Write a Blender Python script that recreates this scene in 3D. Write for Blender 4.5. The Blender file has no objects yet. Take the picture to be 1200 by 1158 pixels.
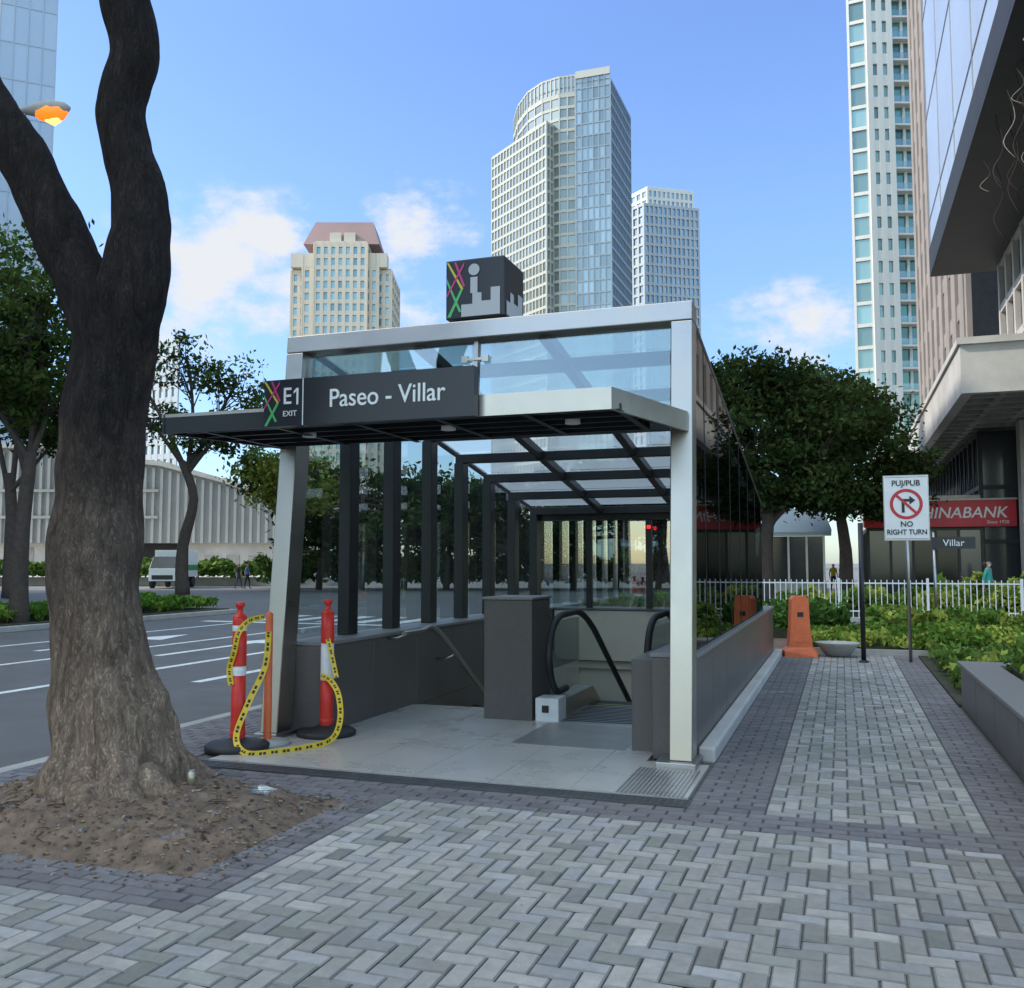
import bpy, math, random
import numpy as np
from mathutils import Vector, Matrix, noise
random.seed(7); RNG=np.random.default_rng(7)
C=bpy.context.scene.collection
SN,CS=0.3305,0.9438
def S(r,d,z=None):
    # street survey frame (metres, turned 19.3 deg to the kiosk axes) -> world
    x=-SN*d+CS*r; y=CS*d+SN*r
    return (x,y) if z is None else (x,y,z)

# ---------------------------------------------------------------- materials
def M(name,col,rough=.6,metal=0,var=0,scale=4,bump=0,bscale=60,spec=.5,attr=False,rvar=0,stain=None):
    m=bpy.data.materials.new(name); m.use_nodes=True; nt=m.node_tree; N=nt.nodes; L=nt.links
    p=N['Principled BSDF']; p.inputs['Roughness'].default_value=rough; p.inputs['Metallic'].default_value=metal
    p.inputs['Specular IOR Level'].default_value=spec
    tc=N.new('ShaderNodeTexCoord')
    col4=(*col,1)
    if attr:
        a=N.new('ShaderNodeAttribute'); a.attribute_name='Col'; src=a.outputs['Color']
        mu=N.new('ShaderNodeMixRGB'); mu.blend_type='MULTIPLY'; mu.inputs[0].default_value=1
        mu.inputs[2].default_value=col4; L.new(src,mu.inputs[1]); src=mu.outputs[0]
    else:
        rg=N.new('ShaderNodeRGB'); rg.outputs[0].default_value=col4; src=rg.outputs[0]
    if var:
        n=N.new('ShaderNodeTexNoise'); n.inputs['Scale'].default_value=scale; n.inputs['Detail'].default_value=8
        n.inputs['Roughness'].default_value=.65
        L.new(tc.outputs['Object'],n.inputs['Vector'])
        mr=N.new('ShaderNodeMapRange'); mr.inputs['From Min'].default_value=.3; mr.inputs['From Max'].default_value=.7
        mr.inputs['To Min'].default_value=1-var; mr.inputs['To Max'].default_value=1+var
        L.new(n.outputs['Fac'],mr.inputs['Value'])
        mu=N.new('ShaderNodeVectorMath'); mu.operation='SCALE'
        L.new(src,mu.inputs[0]); L.new(mr.outputs[0],mu.inputs['Scale']); src=mu.outputs[0]
        if rvar:
            m2=N.new('ShaderNodeMapRange'); m2.inputs['From Min'].default_value=.3; m2.inputs['From Max'].default_value=.7
            m2.inputs['To Min'].default_value=max(.02,rough-rvar); m2.inputs['To Max'].default_value=min(1,rough+rvar)
            L.new(n.outputs['Fac'],m2.inputs['Value']); L.new(m2.outputs[0],p.inputs['Roughness'])
    if stain:
        n=N.new('ShaderNodeTexNoise'); n.inputs['Scale'].default_value=stain[0]; n.inputs['Detail'].default_value=6
        L.new(tc.outputs['Object'],n.inputs['Vector'])
        mr=N.new('ShaderNodeMapRange'); mr.inputs['From Min'].default_value=.45; mr.inputs['From Max'].default_value=.75
        mr.inputs['To Max'].default_value=stain[1]
        L.new(n.outputs['Fac'],mr.inputs['Value'])
        mx=N.new('ShaderNodeMixRGB'); L.new(mr.outputs[0],mx.inputs[0]); L.new(src,mx.inputs[1]); mx.inputs[2].default_value=(*stain[2],1); src=mx.outputs[0]
    L.new(src,p.inputs['Base Color'])
    if bump:
        n=N.new('ShaderNodeTexNoise'); n.inputs['Scale'].default_value=bscale; n.inputs['Detail'].default_value=5
        L.new(tc.outputs['Object'],n.inputs['Vector'])
        b=N.new('ShaderNodeBump'); b.inputs['Strength'].default_value=bump; b.inputs['Distance'].default_value=.02
        L.new(n.outputs['Fac'],b.inputs['Height']); L.new(b.outputs[0],p.inputs['Normal'])
    return m
def glassmat(name,tint,base=.07,gain=.85,pw=3,frost=0,g_=.95):
    m=bpy.data.materials.new(name); m.use_nodes=True; nt=m.node_tree; N=nt.nodes; L=nt.links
    N.clear(); o=N.new('ShaderNodeOutputMaterial'); mx=N.new('ShaderNodeMixShader')
    t=N.new('ShaderNodeBsdfTransparent'); t.inputs[0].default_value=(*tint,1); src=t.outputs[0]
    if frost:
        tl=N.new('ShaderNodeBsdfTranslucent'); tl.inputs[0].default_value=(.8,.86,.86,1); m0=N.new('ShaderNodeMixShader'); m0.inputs[0].default_value=frost
        L.new(src,m0.inputs[1]); L.new(tl.outputs[0],m0.inputs[2]); src=m0.outputs[0]
    g=N.new('ShaderNodeBsdfGlossy'); g.inputs['Roughness'].default_value=.015; g.inputs[0].default_value=(g_*.96,g_,g_*1.02,1)
    lw=N.new('ShaderNodeLayerWeight'); lw.inputs[0].default_value=.5
    pwn=N.new('ShaderNodeMath'); pwn.operation='POWER'; pwn.inputs[1].default_value=pw; L.new(lw.outputs['Facing'],pwn.inputs[0])
    ma=N.new('ShaderNodeMath'); ma.operation='MULTIPLY_ADD'; ma.inputs[1].default_value=gain; ma.inputs[2].default_value=base; ma.use_clamp=True
    L.new(pwn.outputs[0],ma.inputs[0]); L.new(ma.outputs[0],mx.inputs[0]); L.new(src,mx.inputs[1]); L.new(g.outputs[0],mx.inputs[2]); L.new(mx.outputs[0],o.inputs[0])
    return m
def leafmat(name,mult=1.0):
    m=bpy.data.materials.new(name); m.use_nodes=True; nt=m.node_tree; N=nt.nodes; L=nt.links
    N.clear(); o=N.new('ShaderNodeOutputMaterial'); mx=N.new('ShaderNodeMixShader'); mx.inputs[0].default_value=.33
    a=N.new('ShaderNodeAttribute'); a.attribute_name='Col'
    sc=N.new('ShaderNodeVectorMath'); sc.operation='SCALE'; sc.inputs['Scale'].default_value=mult; L.new(a.outputs['Color'],sc.inputs[0])
    d=N.new('ShaderNodeBsdfDiffuse'); t=N.new('ShaderNodeBsdfTranslucent')
    L.new(sc.outputs[0],d.inputs['Color']); L.new(sc.outputs[0],t.inputs[0]); L.new(d.outputs[0],mx.inputs[1]); L.new(t.outputs[0],mx.inputs[2]); L.new(mx.outputs[0],o.inputs[0])
    return m
def emis(name,col,st):
    m=bpy.data.materials.new(name); m.use_nodes=True; p=m.node_tree.nodes['Principled BSDF']
    p.inputs['Base Color'].default_value=(*col,1); p.inputs['Emission Color'].default_value=(*col,1); p.inputs['Emission Strength'].default_value=st
    return m
steel=M('stainless',(.5,.465,.42),.33,1,.07,2,.02,250,rvar=.07)
steel2=M('brushed_plate',(.44,.42,.4),.4,1,.12,5,.05,300)
grateM=M('grate_iron',(.16,.155,.15),.5,.7,.2,5)
black=M('black_metal',(.02,.021,.024),.38,.2,.2,3)
black2=M('sign_and_reflection_black',(.022,.023,.029),.35,0,.1,3)
granite=M('granite_dark',(.105,.093,.086),.35,0,.3,120,.03,200,stain=(1.5,.35,(.17,.155,.145)))
graniteL=M('granite_mid',(.22,.21,.2),.4,0,.3,120,.03,200)
tileM=M('floor_tile',(.47,.44,.395),.3,0,.06,2,.02,100,rvar=.08,stain=(.7,.3,(.36,.335,.305)))
conc=M('concrete',(.42,.4,.36),.85,0,.2,3,.2,60,stain=(1,.4,(.24,.22,.2)))
concL=M('concrete_light',(.56,.53,.48),.8,0,.15,1,.1,20,stain=(.4,.35,(.36,.33,.3)))
joint=M('joint_sand',(.12,.11,.095),.95,0,.3,20)
paverM=M('paver',(1,1,1),.84,0,.15,14,.4,140,attr=True,stain=(.9,.55,(.2,.187,.16)))
asph=M('asphalt',(.13,.125,.12),.8,0,.15,1.5,.4,120,stain=(.25,.5,(.175,.17,.165)))
groundM=M('ground_mat',(.2,.19,.175),.9,0,.2,.3)
paintW=M('road_paint',(.75,.74,.7),.7,0,.2,6)
white=M('white_paint',(.8,.8,.78),.45,0,.06,4)
whiteR=M('white_plastic',(.8,.79,.76),.5,0,.1,8)
red=M('red_plastic',(.7,.035,.02),.42,0,.15,9,.05,60)
orange=M('orange_plastic',(.75,.16,.05),.5,0,.15,6,.05,40)
redS=M('red_sign',(.55,.02,.035),.4,0,.1,1)
yellow=M('yellow_tape',(.8,.54,.03),.5,0,.12,9)
rubber=M('rubber',(.022,.022,.022),.6,0,.3,9)
soil=M('soil',(.17,.118,.083),.95,0,.45,7,.9,25)
greenP=M('green_print',(.1,.5,.15),.4); pinkP=M('pink_print',(.6,.05,.2),.4); yelP=M('yellow_print',(.65,.55,.05),.4)
greyP=M('grey_print',(.5,.5,.51),.5)
gl_clear=glassmat('glass_clear',(.7,.8,.8),.12,.75,2.5)
gl_back=glassmat('glass_back',(.45,.57,.57),.28,.6,2)
gl_top=glassmat('glass_green',(.66,.77,.75),.17,.7,2)
gl_side=glassmat('glass_side',(.06,.075,.08),.12,.65,1.6,g_=.36)
gl_roof=glassmat('glass_roof',(.8,.88,.9),.05,.5,3,frost=.45)
winA=M('tower_glass',(1,1,1),.12,.45,attr=True)
winD=M('dark_window',(.04,.045,.05),.12,.2,.2,2)
leafM=leafmat('leaf',1.3)
barkM=M('bark_far',(.07,.052,.042),.95,0,.3,6,.6,20)
SKIN=M('skin',(.45,.26,.18),.5); HAIR=M('hair',(.015,.012,.01),.5)

# ---------------------------------------------------------------- mesh builder
class MB:
    def __init__(s): s.v=[];s.f=[];s.m=[];s.c=[];s.mats=[];s.sm=[]
    def mi(s,mat):
        if mat not in s.mats: s.mats.append(mat)
        return s.mats.index(mat)
    def face(s,pts,mat,col=(1,1,1),smooth=False):
        b=len(s.v); s.v+= [tuple(p) for p in pts]; s.f.append(tuple(range(b,b+len(pts)))); s.m.append(s.mi(mat)); s.c.append(col); s.sm.append(smooth)
    def hexa(s,p,mat,col=(1,1,1)):
        b=len(s.v); s.v+=[tuple(q) for q in p]; k=s.mi(mat)
        for f in ((0,3,2,1),(4,5,6,7),(0,1,5,4),(1,2,6,5),(2,3,7,6),(3,0,4,7)):
            s.f.append(tuple(b+i for i in f)); s.m.append(k); s.c.append(col); s.sm.append(False)
    def box(s,x0,x1,y0,y1,z0,z1,mat,col=(1,1,1)):
        s.hexa([(x0,y0,z0),(x1,y0,z0),(x1,y1,z0),(x0,y1,z0),(x0,y0,z1),(x1,y0,z1),(x1,y1,z1),(x0,y1,z1)],mat,col)
    def obox(s,p0,p1,t0,t1,z0,z1,mat,col=(1,1,1)):
        dx,dy=p1[0]-p0[0],p1[1]-p0[1]; l=math.hypot(dx,dy); nx,ny=dy/l,-dx/l
        a=(p0[0]+nx*t1,p0[1]+ny*t1); b=(p1[0]+nx*t1,p1[1]+ny*t1); c=(p1[0]+nx*t0,p1[1]+ny*t0); d=(p0[0]+nx*t0,p0[1]+ny*t0)
        s.hexa([(*a,z0),(*b,z0),(*c,z0),(*d,z0),(*a,z1),(*b,z1),(*c,z1),(*d,z1)],mat,col)
    def prism(s,poly,z0,z1,mat):
        n=len(poly)
        s.face([(*p,z1) for p in poly],mat); s.face([(*p,z0) for p in reversed(poly)],mat)
        for i in range(n):
            a,b=poly[i],poly[(i+1)%n]; s.face([(*a,z0),(*b,z0),(*b,z1),(*a,z1)],mat)
    def tube(s,pts,rad,mat,seg=8,amp=0,nf=2,cap=True,lobe=None):
        pts=[Vector(p) for p in pts]; b=len(s.v); k=s.mi(mat); n=len(pts)
        for i,p in enumerate(pts):
            t=(pts[min(i+1,n-1)]-pts[max(i-1,0)]).normalized()
            ref=Vector((.31,.9,.2)) if abs(t.dot(Vector((.31,.9,.2)).normalized()))<.95 else Vector((1,0,0))
            u=t.cross(ref).normalized(); w=t.cross(u)
            for j in range(seg):
                a=2*math.pi*j/seg; dr=u*math.cos(a)+w*math.sin(a); r=rad[i]
                if lobe: r*=lobe(i,a)
                if amp:
                    q=p+dr*r; r*=1+amp*noise.noise(Vector((q.x*nf,q.y*nf,q.z*nf*.5)))+amp*.45*noise.noise(Vector((q.x*nf*4,q.y*nf*4,q.z*nf*1.2)))
                s.v.append(tuple(p+dr*r))
        for i in range(n-1):
            for j in range(seg):
                s.f.append((b+i*seg+j,b+i*seg+(j+1)%seg,b+(i+1)*seg+(j+1)%seg,b+(i+1)*seg+j)); s.m.append(k); s.c.append((1,1,1)); s.sm.append(True)
        if cap:
            s.f.append(tuple(b+j for j in reversed(range(seg)))); s.m.append(k); s.c.append((1,1,1)); s.sm.append(False)
            s.f.append(tuple(b+(n-1)*seg+j for j in range(seg))); s.m.append(k); s.c.append((1,1,1)); s.sm.append(False)
    def lathe(s,x,y,prof,mat,seg=24):
        b=len(s.v); k=s.mi(mat)
        for r,z in prof:
            for j in range(seg):
                a=2*math.pi*j/seg; s.v.append((x+r*math.cos(a),y+r*math.sin(a),z))
        for i in range(len(prof)-1):
            for j in range(seg):
                s.f.append((b+i*seg+j,b+i*seg+(j+1)%seg,b+(i+1)*seg+(j+1)%seg,b+(i+1)*seg+j)); s.m.append(k); s.c.append((1,1,1)); s.sm.append(True)
        s.f.append(tuple(b+(len(prof)-1)*seg+j for j in range(seg))); s.m.append(k); s.c.append((1,1,1)); s.sm.append(False)
    def build(s,name,parent=None,loc=(0,0,0),rotz=0,bevel=0):
        me=bpy.data.meshes.new(name); me.from_pydata(s.v,[],s.f)
        for m in s.mats: me.materials.append(m)
        me.polygons.foreach_set('material_index',s.m); me.polygons.foreach_set('use_smooth',s.sm)
        ca=me.color_attributes.new('Col','FLOAT_COLOR','CORNER')
        arr=np.repeat(np.array([(*c,1) for c in s.c],dtype=np.float32),[len(f) for f in s.f],axis=0)
        ca.data.foreach_set('color',arr.ravel()); me.update()
        o=bpy.data.objects.new(name,me); C.objects.link(o); o.location=loc; o.rotation_euler=(0,0,rotz)
        if parent: o.parent=parent
        if bevel:
            b=o.modifiers.new('b','BEVEL'); b.width=bevel; b.segments=2; b.limit_method='ANGLE'
        return o
def E(name,loc=(0,0,0)):
    o=bpy.data.objects.new(name,None); C.objects.link(o); o.location=loc; o.empty_display_size=.2; return o
def text(body,size,loc,mat,parent,name,rot=(math.pi/2,0,0),ax='CENTER',ex=.003,sx=1,off=0,shear=0):
    c=bpy.data.curves.new(name,'FONT'); c.body=body; c.size=size; c.extrude=ex; c.align_x=ax; c.align_y='CENTER'; c.offset=off; c.shear=shear
    o=bpy.data.objects.new(name,c); C.objects.link(o); o.location=loc; o.rotation_euler=rot; o.scale=(sx,1,1); c.materials.append(mat); o.parent=parent; return o
def smooth(pts,rad,k=5):
    P=[Vector(p) for p in pts]; out=[];ro=[]; n=len(P)
    for i in range(n-1):
        p0,p1,p2,p3=P[max(i-1,0)],P[i],P[i+1],P[min(i+2,n-1)]
        for j in range(k):
            t=j/k
            out.append(.5*((2*p1)+(p2-p0)*t+(2*p0-5*p1+4*p2-p3)*t*t+(3*p1-p0-3*p2+p3)*t**3)); ro.append(rad[i]*(1-t)+rad[i+1]*t)
    out.append(P[-1]); ro.append(rad[-1]); return out,ro

# ---------------------------------------------------------------- foliage
def leafobj(name,Cn,sz,col,parent=None,flat=0):
    n=len(Cn); a=RNG.normal(size=(n,3)); a[:,2]*=1-flat; a/=np.linalg.norm(a,axis=1)[:,None]+1e-9
    b=RNG.normal(size=(n,3)); b[:,2]*=1-flat*.5; b=np.cross(a,b); b/=np.linalg.norm(b,axis=1)[:,None]+1e-9
    if flat:
        b=np.stack([-a[:,1],a[:,0],RNG.normal(size=n)*.25],1); b/=np.linalg.norm(b,axis=1)[:,None]
    s=sz[:,None]; V=np.stack([Cn-a*s,Cn+b*s*.5,Cn+a*s,Cn-b*s*.5],1).reshape(-1,3).astype(np.float32)
    me=bpy.data.meshes.new(name); me.vertices.add(4*n); me.vertices.foreach_set('co',V.ravel())
    me.loops.add(4*n); me.loops.foreach_set('vertex_index',np.arange(4*n,dtype=np.int32))
    me.polygons.add(n); me.polygons.foreach_set('loop_start',np.arange(0,4*n,4,dtype=np.int32)); 
    me.update(calc_edges=True)
    ca=me.color_attributes.new('Col','FLOAT_COLOR','CORNER')
    c4=np.concatenate([np.clip(col,0,1),np.ones((n,1))],1).astype(np.float32)
    ca.data.foreach_set('color',np.repeat(c4,4,axis=0).ravel())
    me.materials.append(leafM); o=bpy.data.objects.new(name,me); C.objects.link(o)
    if parent: o.parent=parent
    return o
def tree(name,base,trunk,crowns,ncl,nlf,ls,col,seed,clr=.75,tr=.2,branchy=1,z0=0):
    rg=np.random.default_rng(seed); rnd=random.Random(seed)
    par=E(name,(base[0],base[1],z0)); B=MB()
    tp=[(0,0,-.1)]+trunk; rr=[tr*1.35]+[tr*(1-.5*i/len(trunk)) for i in range(len(trunk))]
    p,r=smooth(tp,rr,4); B.tube(p,r,barkM,9,.15,1.5)
    top=Vector(trunk[-1]); CC=[];CW=[]
    for cr in crowns:
        cc=Vector(cr[:3]); R=cr[3:6]
        st=top.lerp(Vector(trunk[-2]),rnd.random()*.5) if len(trunk)>1 else top
        mid=st.lerp(cc,.55)+Vector((rnd.uniform(-.3,.3),rnd.uniform(-.3,.3),rnd.uniform(-.2,.4)))
        p,r=smooth([st,mid,cc],[tr*.5,tr*.3,tr*.16],4); B.tube(p,r,barkM,6,.1,2,cap=False)
        for k in range(ncl):
            dv=Vector(rg.normal(size=3)).normalized(); q=rnd.random()**.4
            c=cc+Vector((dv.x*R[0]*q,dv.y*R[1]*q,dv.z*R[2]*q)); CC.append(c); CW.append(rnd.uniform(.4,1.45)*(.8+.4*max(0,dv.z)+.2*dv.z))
            if rnd.random()<branchy*.5:
                a=mid.lerp(cc,rnd.random()); m=a.lerp(c,.5)+Vector((rnd.uniform(-.3,.3),rnd.uniform(-.3,.3),rnd.uniform(-.3,.2)))
                B.tube([a,m,c],[tr*.16,tr*.1,tr*.04],barkM,4,cap=False)
    B.build('trunk',par)
    CC=np.array([tuple(c) for c in CC]); CW=np.array(CW); n=len(CC)*nlf
    idx=np.repeat(np.arange(len(CC)),nlf); rad=clr*rg.uniform(.6,1.35,len(CC))[idx]
    off=rg.normal(size=(n,3))*rad[:,None]*np.array([.55,.55,.32]); pos=CC[idx]+off
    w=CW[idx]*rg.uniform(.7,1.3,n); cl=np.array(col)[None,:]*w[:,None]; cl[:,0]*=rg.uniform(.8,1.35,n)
    leafobj('crown',pos,ls*rg.uniform(.6,1.3,n),cl,par)
    return par
def bush(name,x0,x1,y0,y1,z0,h,n,ls,col,col2=None,seed=1,core=True,parent=None):
    rg=np.random.default_rng(seed); par=parent or E(name,(0,0,0))
    x=rg.uniform(x0,x1,n); y=rg.uniform(y0,y1,n)
    hh=np.array([h*(.62+.55*noise.noise(Vector((a*1.3,b*1.3,seed)))+.25*noise.noise(Vector((a*4,b*4,seed)))) for a,b in zip(x,y)])
    z=z0+hh*rg.uniform(.1,1,n)**.45
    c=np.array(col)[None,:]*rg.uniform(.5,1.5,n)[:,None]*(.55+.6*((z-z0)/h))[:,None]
    if col2 is not None:
        k=np.array([noise.noise(Vector((a*.9,b*.9,seed+5)))>.08 for a,b in zip(x,y)])&(rg.random(n)<.8); c[k]=np.array(col2)*rg.uniform(.6,1.4,k.sum())[:,None]
    leafobj('leaves',np.stack([x,y,z],1),ls*rg.uniform(.6,1.4,n),c,par)
    if core:
        B=MB(); B.box(x0+.05,x1-.05,y0+.05,y1-.05,z0-.02,z0+h*.22,soilG); B.build('light_block_core',par)  # solid dark box added inside the leaves to block light
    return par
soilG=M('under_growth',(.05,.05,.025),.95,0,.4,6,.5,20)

# ================================================================= GROUND
HX0,HX1,HY0,HY1=-4.97,-1.13,9.12,15.2
def holed(B,X0,X1,Y0,Y1,z,mat):
    for a,b,c,d in ((X0,X1,Y0,HY0),(X0,X1,HY1,Y1),(X0,HX0,HY0,HY1),(HX1,X1,HY0,HY1)):
        B.face([(a,c,z),(b,c,z),(b,d,z),(a,d,z)],mat)
B=MB(); holed(B,-2500,2500,-2500,2500,-.134,groundM); B.build('ground')
B=MB(); holed(B,-6.1,14,-12,23.6,-.012,joint)
B.face([(-6.1,23.6,-.134),(14,23.6,-.134),(14,23.6,-.012),(-6.1,23.6,-.012)],conc); B.build('sidewalk_base')
B=MB()
for a,b,c,d in ((-44,-6.25,-150,26),(-44,90,26,42),(-44,-10,42,200)):
    B.face([(a,c,-.13),(b,c,-.13),(b,d,-.13),(a,d,-.13)],asph)
B.build('road')
B=MB()
def mark(x0,x1,y0,y1,m=None): B.face([(x0,y0,-.126),(x1,y0,-.126),(x1,y1,-.126),(x0,y1,-.126)],m or paintW)
mark(-10.7,-10.53,-20,22); mark(-13.6,-13.45,12,23); mark(-6.62,-6.5,-20,22); mark(-16.6,-16.45,-20,23)
def arrow(x,y):
    mark(x-.09,x+.09,y,y+3); B.face([(x-.5,y+3,-.126),(x+.5,y+3,-.126),(x,y+4.6,-.126)],paintW)
arrow(-12.1,14.5); arrow(-15,14.5); arrow(-8.9,11.5)
for i in range(9): mark(-17+i*1.15,-16.5+i*1.15,24.3,27.3)
mark(-18,-6.6,23.4,23.8)
B.build('road_marking')
B=MB(); y=-12
while y<23.5:
    B.box(-6.25,-6.1,y+.004,y+.996,-.2,.004,conc); y+=1
x=-6.1
while x<13.9: B.box(x+.004,x+.996,23.6,23.75,-.2,.0,conc); x+=1
B.build('curb',bevel=.012)

# pavers as real stones
def inr(x,y,a,b,c,d): return a<x<b and c<y<d
def region(x,y):
    if inr(x,y,-5.1,-1.0,6.3,17.0): return 0
    if inr(x,y,-5.6,-3.2,4.1,5.75): return 0
    if x<-6.1 or x>1.2 or y>17.6: return 0
    if inr(x,y,-5.9,-2.9,3.7,6.0): return 2
    if x<-5.1 and y>3.7: return 2
    if 5.9<y<6.3: return 2
    if x<-.5 and y>6.3: return 2
    if x>.8: return 2
    return 1
B=MB(); cell=.1
def paver(x0,x1,y0,y1,dark):
    g=.003; ch=.007; x0+=g;x1-=g;y0+=g;y1-=g
    z=random.uniform(-.0018,.0018); tx=random.uniform(-.002,.002)
    cx,cy=(x0+x1)/2,(y0+y1)/2
    n=noise.noise(Vector((cx*.7,cy*.7,3)))+.5*noise.noise(Vector((cx*.23,cy*.23,9)))
    if dark: v=random.gauss(.175,.02)*(1+.22*n); col=(v*1.05,v*.96,v*.98)
    else:
        v=max(.17,random.gauss(.345,.045)*(1+.28*n)); k=random.random()
        col=(v*1.06,v*.98,v*.88) if k<.55 else ((v*1.0,v*.96,v*.92) if k<.8 else (v*.83,v*.81,v*.7))
        if random.random()<.03: col=tuple(c*.68 for c in col)
    A=[(x0,y0,z-ch),(x1,y0,z-ch),(x1,y1,z-ch),(x0,y1,z-ch)]; T=[(x0+ch,y0+ch,z-tx),(x1-ch,y0+ch,z+tx),(x1-ch,y1-ch,z+tx),(x0+ch,y1-ch,z-tx)]
    B.face(T,paverM,col)
    for i in range(4): j=(i+1)%4; B.face([A[i],A[j],T[j],T[i]],paverM,tuple(c*.75 for c in col))
nx0,nx1,ny0,ny1=-61,12,8,176
for i in range(nx0,nx1):
    for j in range(ny0,ny1):
        c=(i-j)%4
        if c in(1,2):continue
        k=(i+1,j) if c==0 else (i,j+1)
        r1=region((i+.5)*cell,(j+.5)*cell)==1; r2=region((k[0]+.5)*cell,(k[1]+.5)*cell)==1
        if r1 and r2: paver(i*cell,(k[0]+1)*cell,j*cell,(k[1]+1)*cell,False)
        elif r1: paver(i*cell,(i+1)*cell,j*cell,(j+1)*cell,False)
        elif r2: paver(k[0]*cell,(k[0]+1)*cell,k[1]*cell,(k[1]+1)*cell,False)
for j in range(ny0,ny1):
    i=nx0
    while i<nx1:
        r1=region((i+.5)*cell,(j+.5)*cell)==2
        if not r1: i+=1; continue
        r2=region((i+1.5)*cell,(j+.5)*cell)==2
        first=region((i-.5)*cell,(j+.5)*cell)!=2
        w=2 if (r2 and not (first and j%2==0)) else 1
        paver(i*cell,(i+w)*cell,j*cell,(j+1)*cell,True); i+=w
B.build('sidewalk')

# tree pit soil
B=MB(); n=70
def sh(x,y):
    e=min(x+5.6,-3.2-x,y-4.1,5.75-y); d=math.hypot(x+4.45,y-5.05)
    return -.006+min(1,max(0,e)/.25)*(.05+.17*math.exp(-d*d*1.3))+(.034*noise.noise(Vector((x*4,y*4,0)))+.024*noise.noise(Vector((x*13,y*13,0))))*min(1,max(0,e)/.08)
for i in range(n):
    for j in range(n):
        P=[]
        for a,b in((i,j),(i+1,j),(i+1,j+1),(i,j+1)):
            x=-5.6+2.4*a/n; y=4.1+1.65*b/n; P.append((x,y,sh(x,y)))
        B.face(P,soil,smooth=True)
for k in range(700):
    x=random.uniform(-5.5,-3.1); y=random.uniform(4.0,5.75); s=random.uniform(.005,.022); z=sh(x,y)
    m=random.choice([soil,soil,barkM,graniteL,soil])
    a=random.uniform(0,3); ca,sa=math.cos(a)*s,math.sin(a)*s
    B.hexa([(x-ca,y-sa,z-s*.3),(x+sa,y-ca,z-s*.3),(x+ca,y+sa,z-s*.3),(x-sa,y+ca,z-s*.3),(x-ca*.6,y-sa*.6,z+s*.6),(x+sa*.5,y-ca*.5,z+s*.6),(x+ca*.7,y+sa*.7,z+s*.45),(x-sa*.6,y+ca*.6,z+s*.55)],m)
for k in range(60):
    x=random.uniform(-5.3,-3.3); y=random.uniform(4.2,5.6); a=random.uniform(0,6.3); l=random.uniform(.05,.16); z=sh(x,y)+.008
    B.tube([(x,y,z),(x+l*.5*math.cos(a),y+l*.5*math.sin(a),z+.008),(x+l*math.cos(a+.2),y+l*math.sin(a+.2),z)],[.003,.004,.002],barkM,5)
B.build('soil_bed')
nn=1700; x=RNG.uniform(-5.5,-3.0,nn); y=RNG.uniform(3.9,5.85,nn); zz=np.array([sh(a,b)+.009 for a,b in zip(x,y)])
n2=110; x2=RNG.uniform(-5.5,1,n2); y2=RNG.uniform(2.5,6.1,n2); x=np.concatenate([x,x2]); y=np.concatenate([y,y2]); zz=np.concatenate([zz,np.full(n2,.009)])
for q in range(nn,nn+n2):
    if region(x[q],y[q])==0: zz[q]=sh(x[q],y[q])+.01
sz=np.concatenate([RNG.uniform(.008,.024,nn),RNG.uniform(.004,.013,n2)])
pal=np.array([(.2,.12,.065),(.13,.085,.055),(.3,.22,.13),(.1,.1,.04),(.34,.28,.2)])[RNG.integers(0,5,nn+n2)]
leafobj('fallen_leaves',np.stack([x,y,zz],1),sz,pal,flat=.9)
B=MB(); B.tube([(0,0,0),(0,0,.085)],[.024,.026],M('can_paint',(.5,.45,.3),.35,.5),12); B.tube([(0,0,.085),(0,0,.092)],[.026,.022],steel2,12); B.build('drink_can',loc=(-4.0,5.15,sh(-4.0,5.15)))
B=MB(); B.tube([(0,0,.03),(.1,.02,.035),(.15,.03,.035),(.18,.035,.035)],[.03,.03,.014,.012],glassmat('pet',(.9,.93,.95),.25,.5),10); B.build('plastic_bottle',loc=(-3.62,5.25,sh(-3.6,5.25)))

# ================================================================= MAIN TREE
bark=bpy.data.materials.new('bark'); bark.use_nodes=True; nt=bark.node_tree; N=nt.nodes; L=nt.links; p=N['Principled BSDF']; p.inputs['Roughness'].default_value=.9
p.inputs['Specular IOR Level'].default_value=.25
tc=N.new('ShaderNodeTexCoord'); mp=N.new('ShaderNodeMapping'); mp.inputs['Scale'].default_value=(1,1,.3); L.new(tc.outputs['Object'],mp.inputs[0])
n1=N.new('ShaderNodeTexNoise'); n1.inputs['Scale'].default_value=14; n1.inputs['Detail'].default_value=12; n1.inputs['Roughness'].default_value=.75; n1.inputs['Distortion'].default_value=.6; L.new(mp.outputs[0],n1.inputs['Vector'])
n3=N.new('ShaderNodeTexNoise'); n3.inputs['Scale'].default_value=2.2; n3.inputs['Detail'].default_value=5; L.new(tc.outputs['Object'],n3.inputs['Vector'])
v1=N.new('ShaderNodeTexVoronoi'); v1.inputs['Scale'].default_value=34; v1.feature='DISTANCE_TO_EDGE'
nv=N.new('ShaderNodeVectorMath'); nv.operation='MULTIPLY_ADD'; nv.inputs[1].default_value=(.22,.22,.22); L.new(n1.outputs['Color'],nv.inputs[0]); L.new(mp.outputs[0],nv.inputs[2]); L.new(nv.outputs[0],v1.inputs['Vector'])
sep=N.new('ShaderNodeSeparateXYZ'); L.new(tc.outputs['Object'],sep.inputs[0])
mr=N.new('ShaderNodeMapRange'); mr.inputs['From Min'].default_value=.5; mr.inputs['From Max'].default_value=2.9
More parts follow.
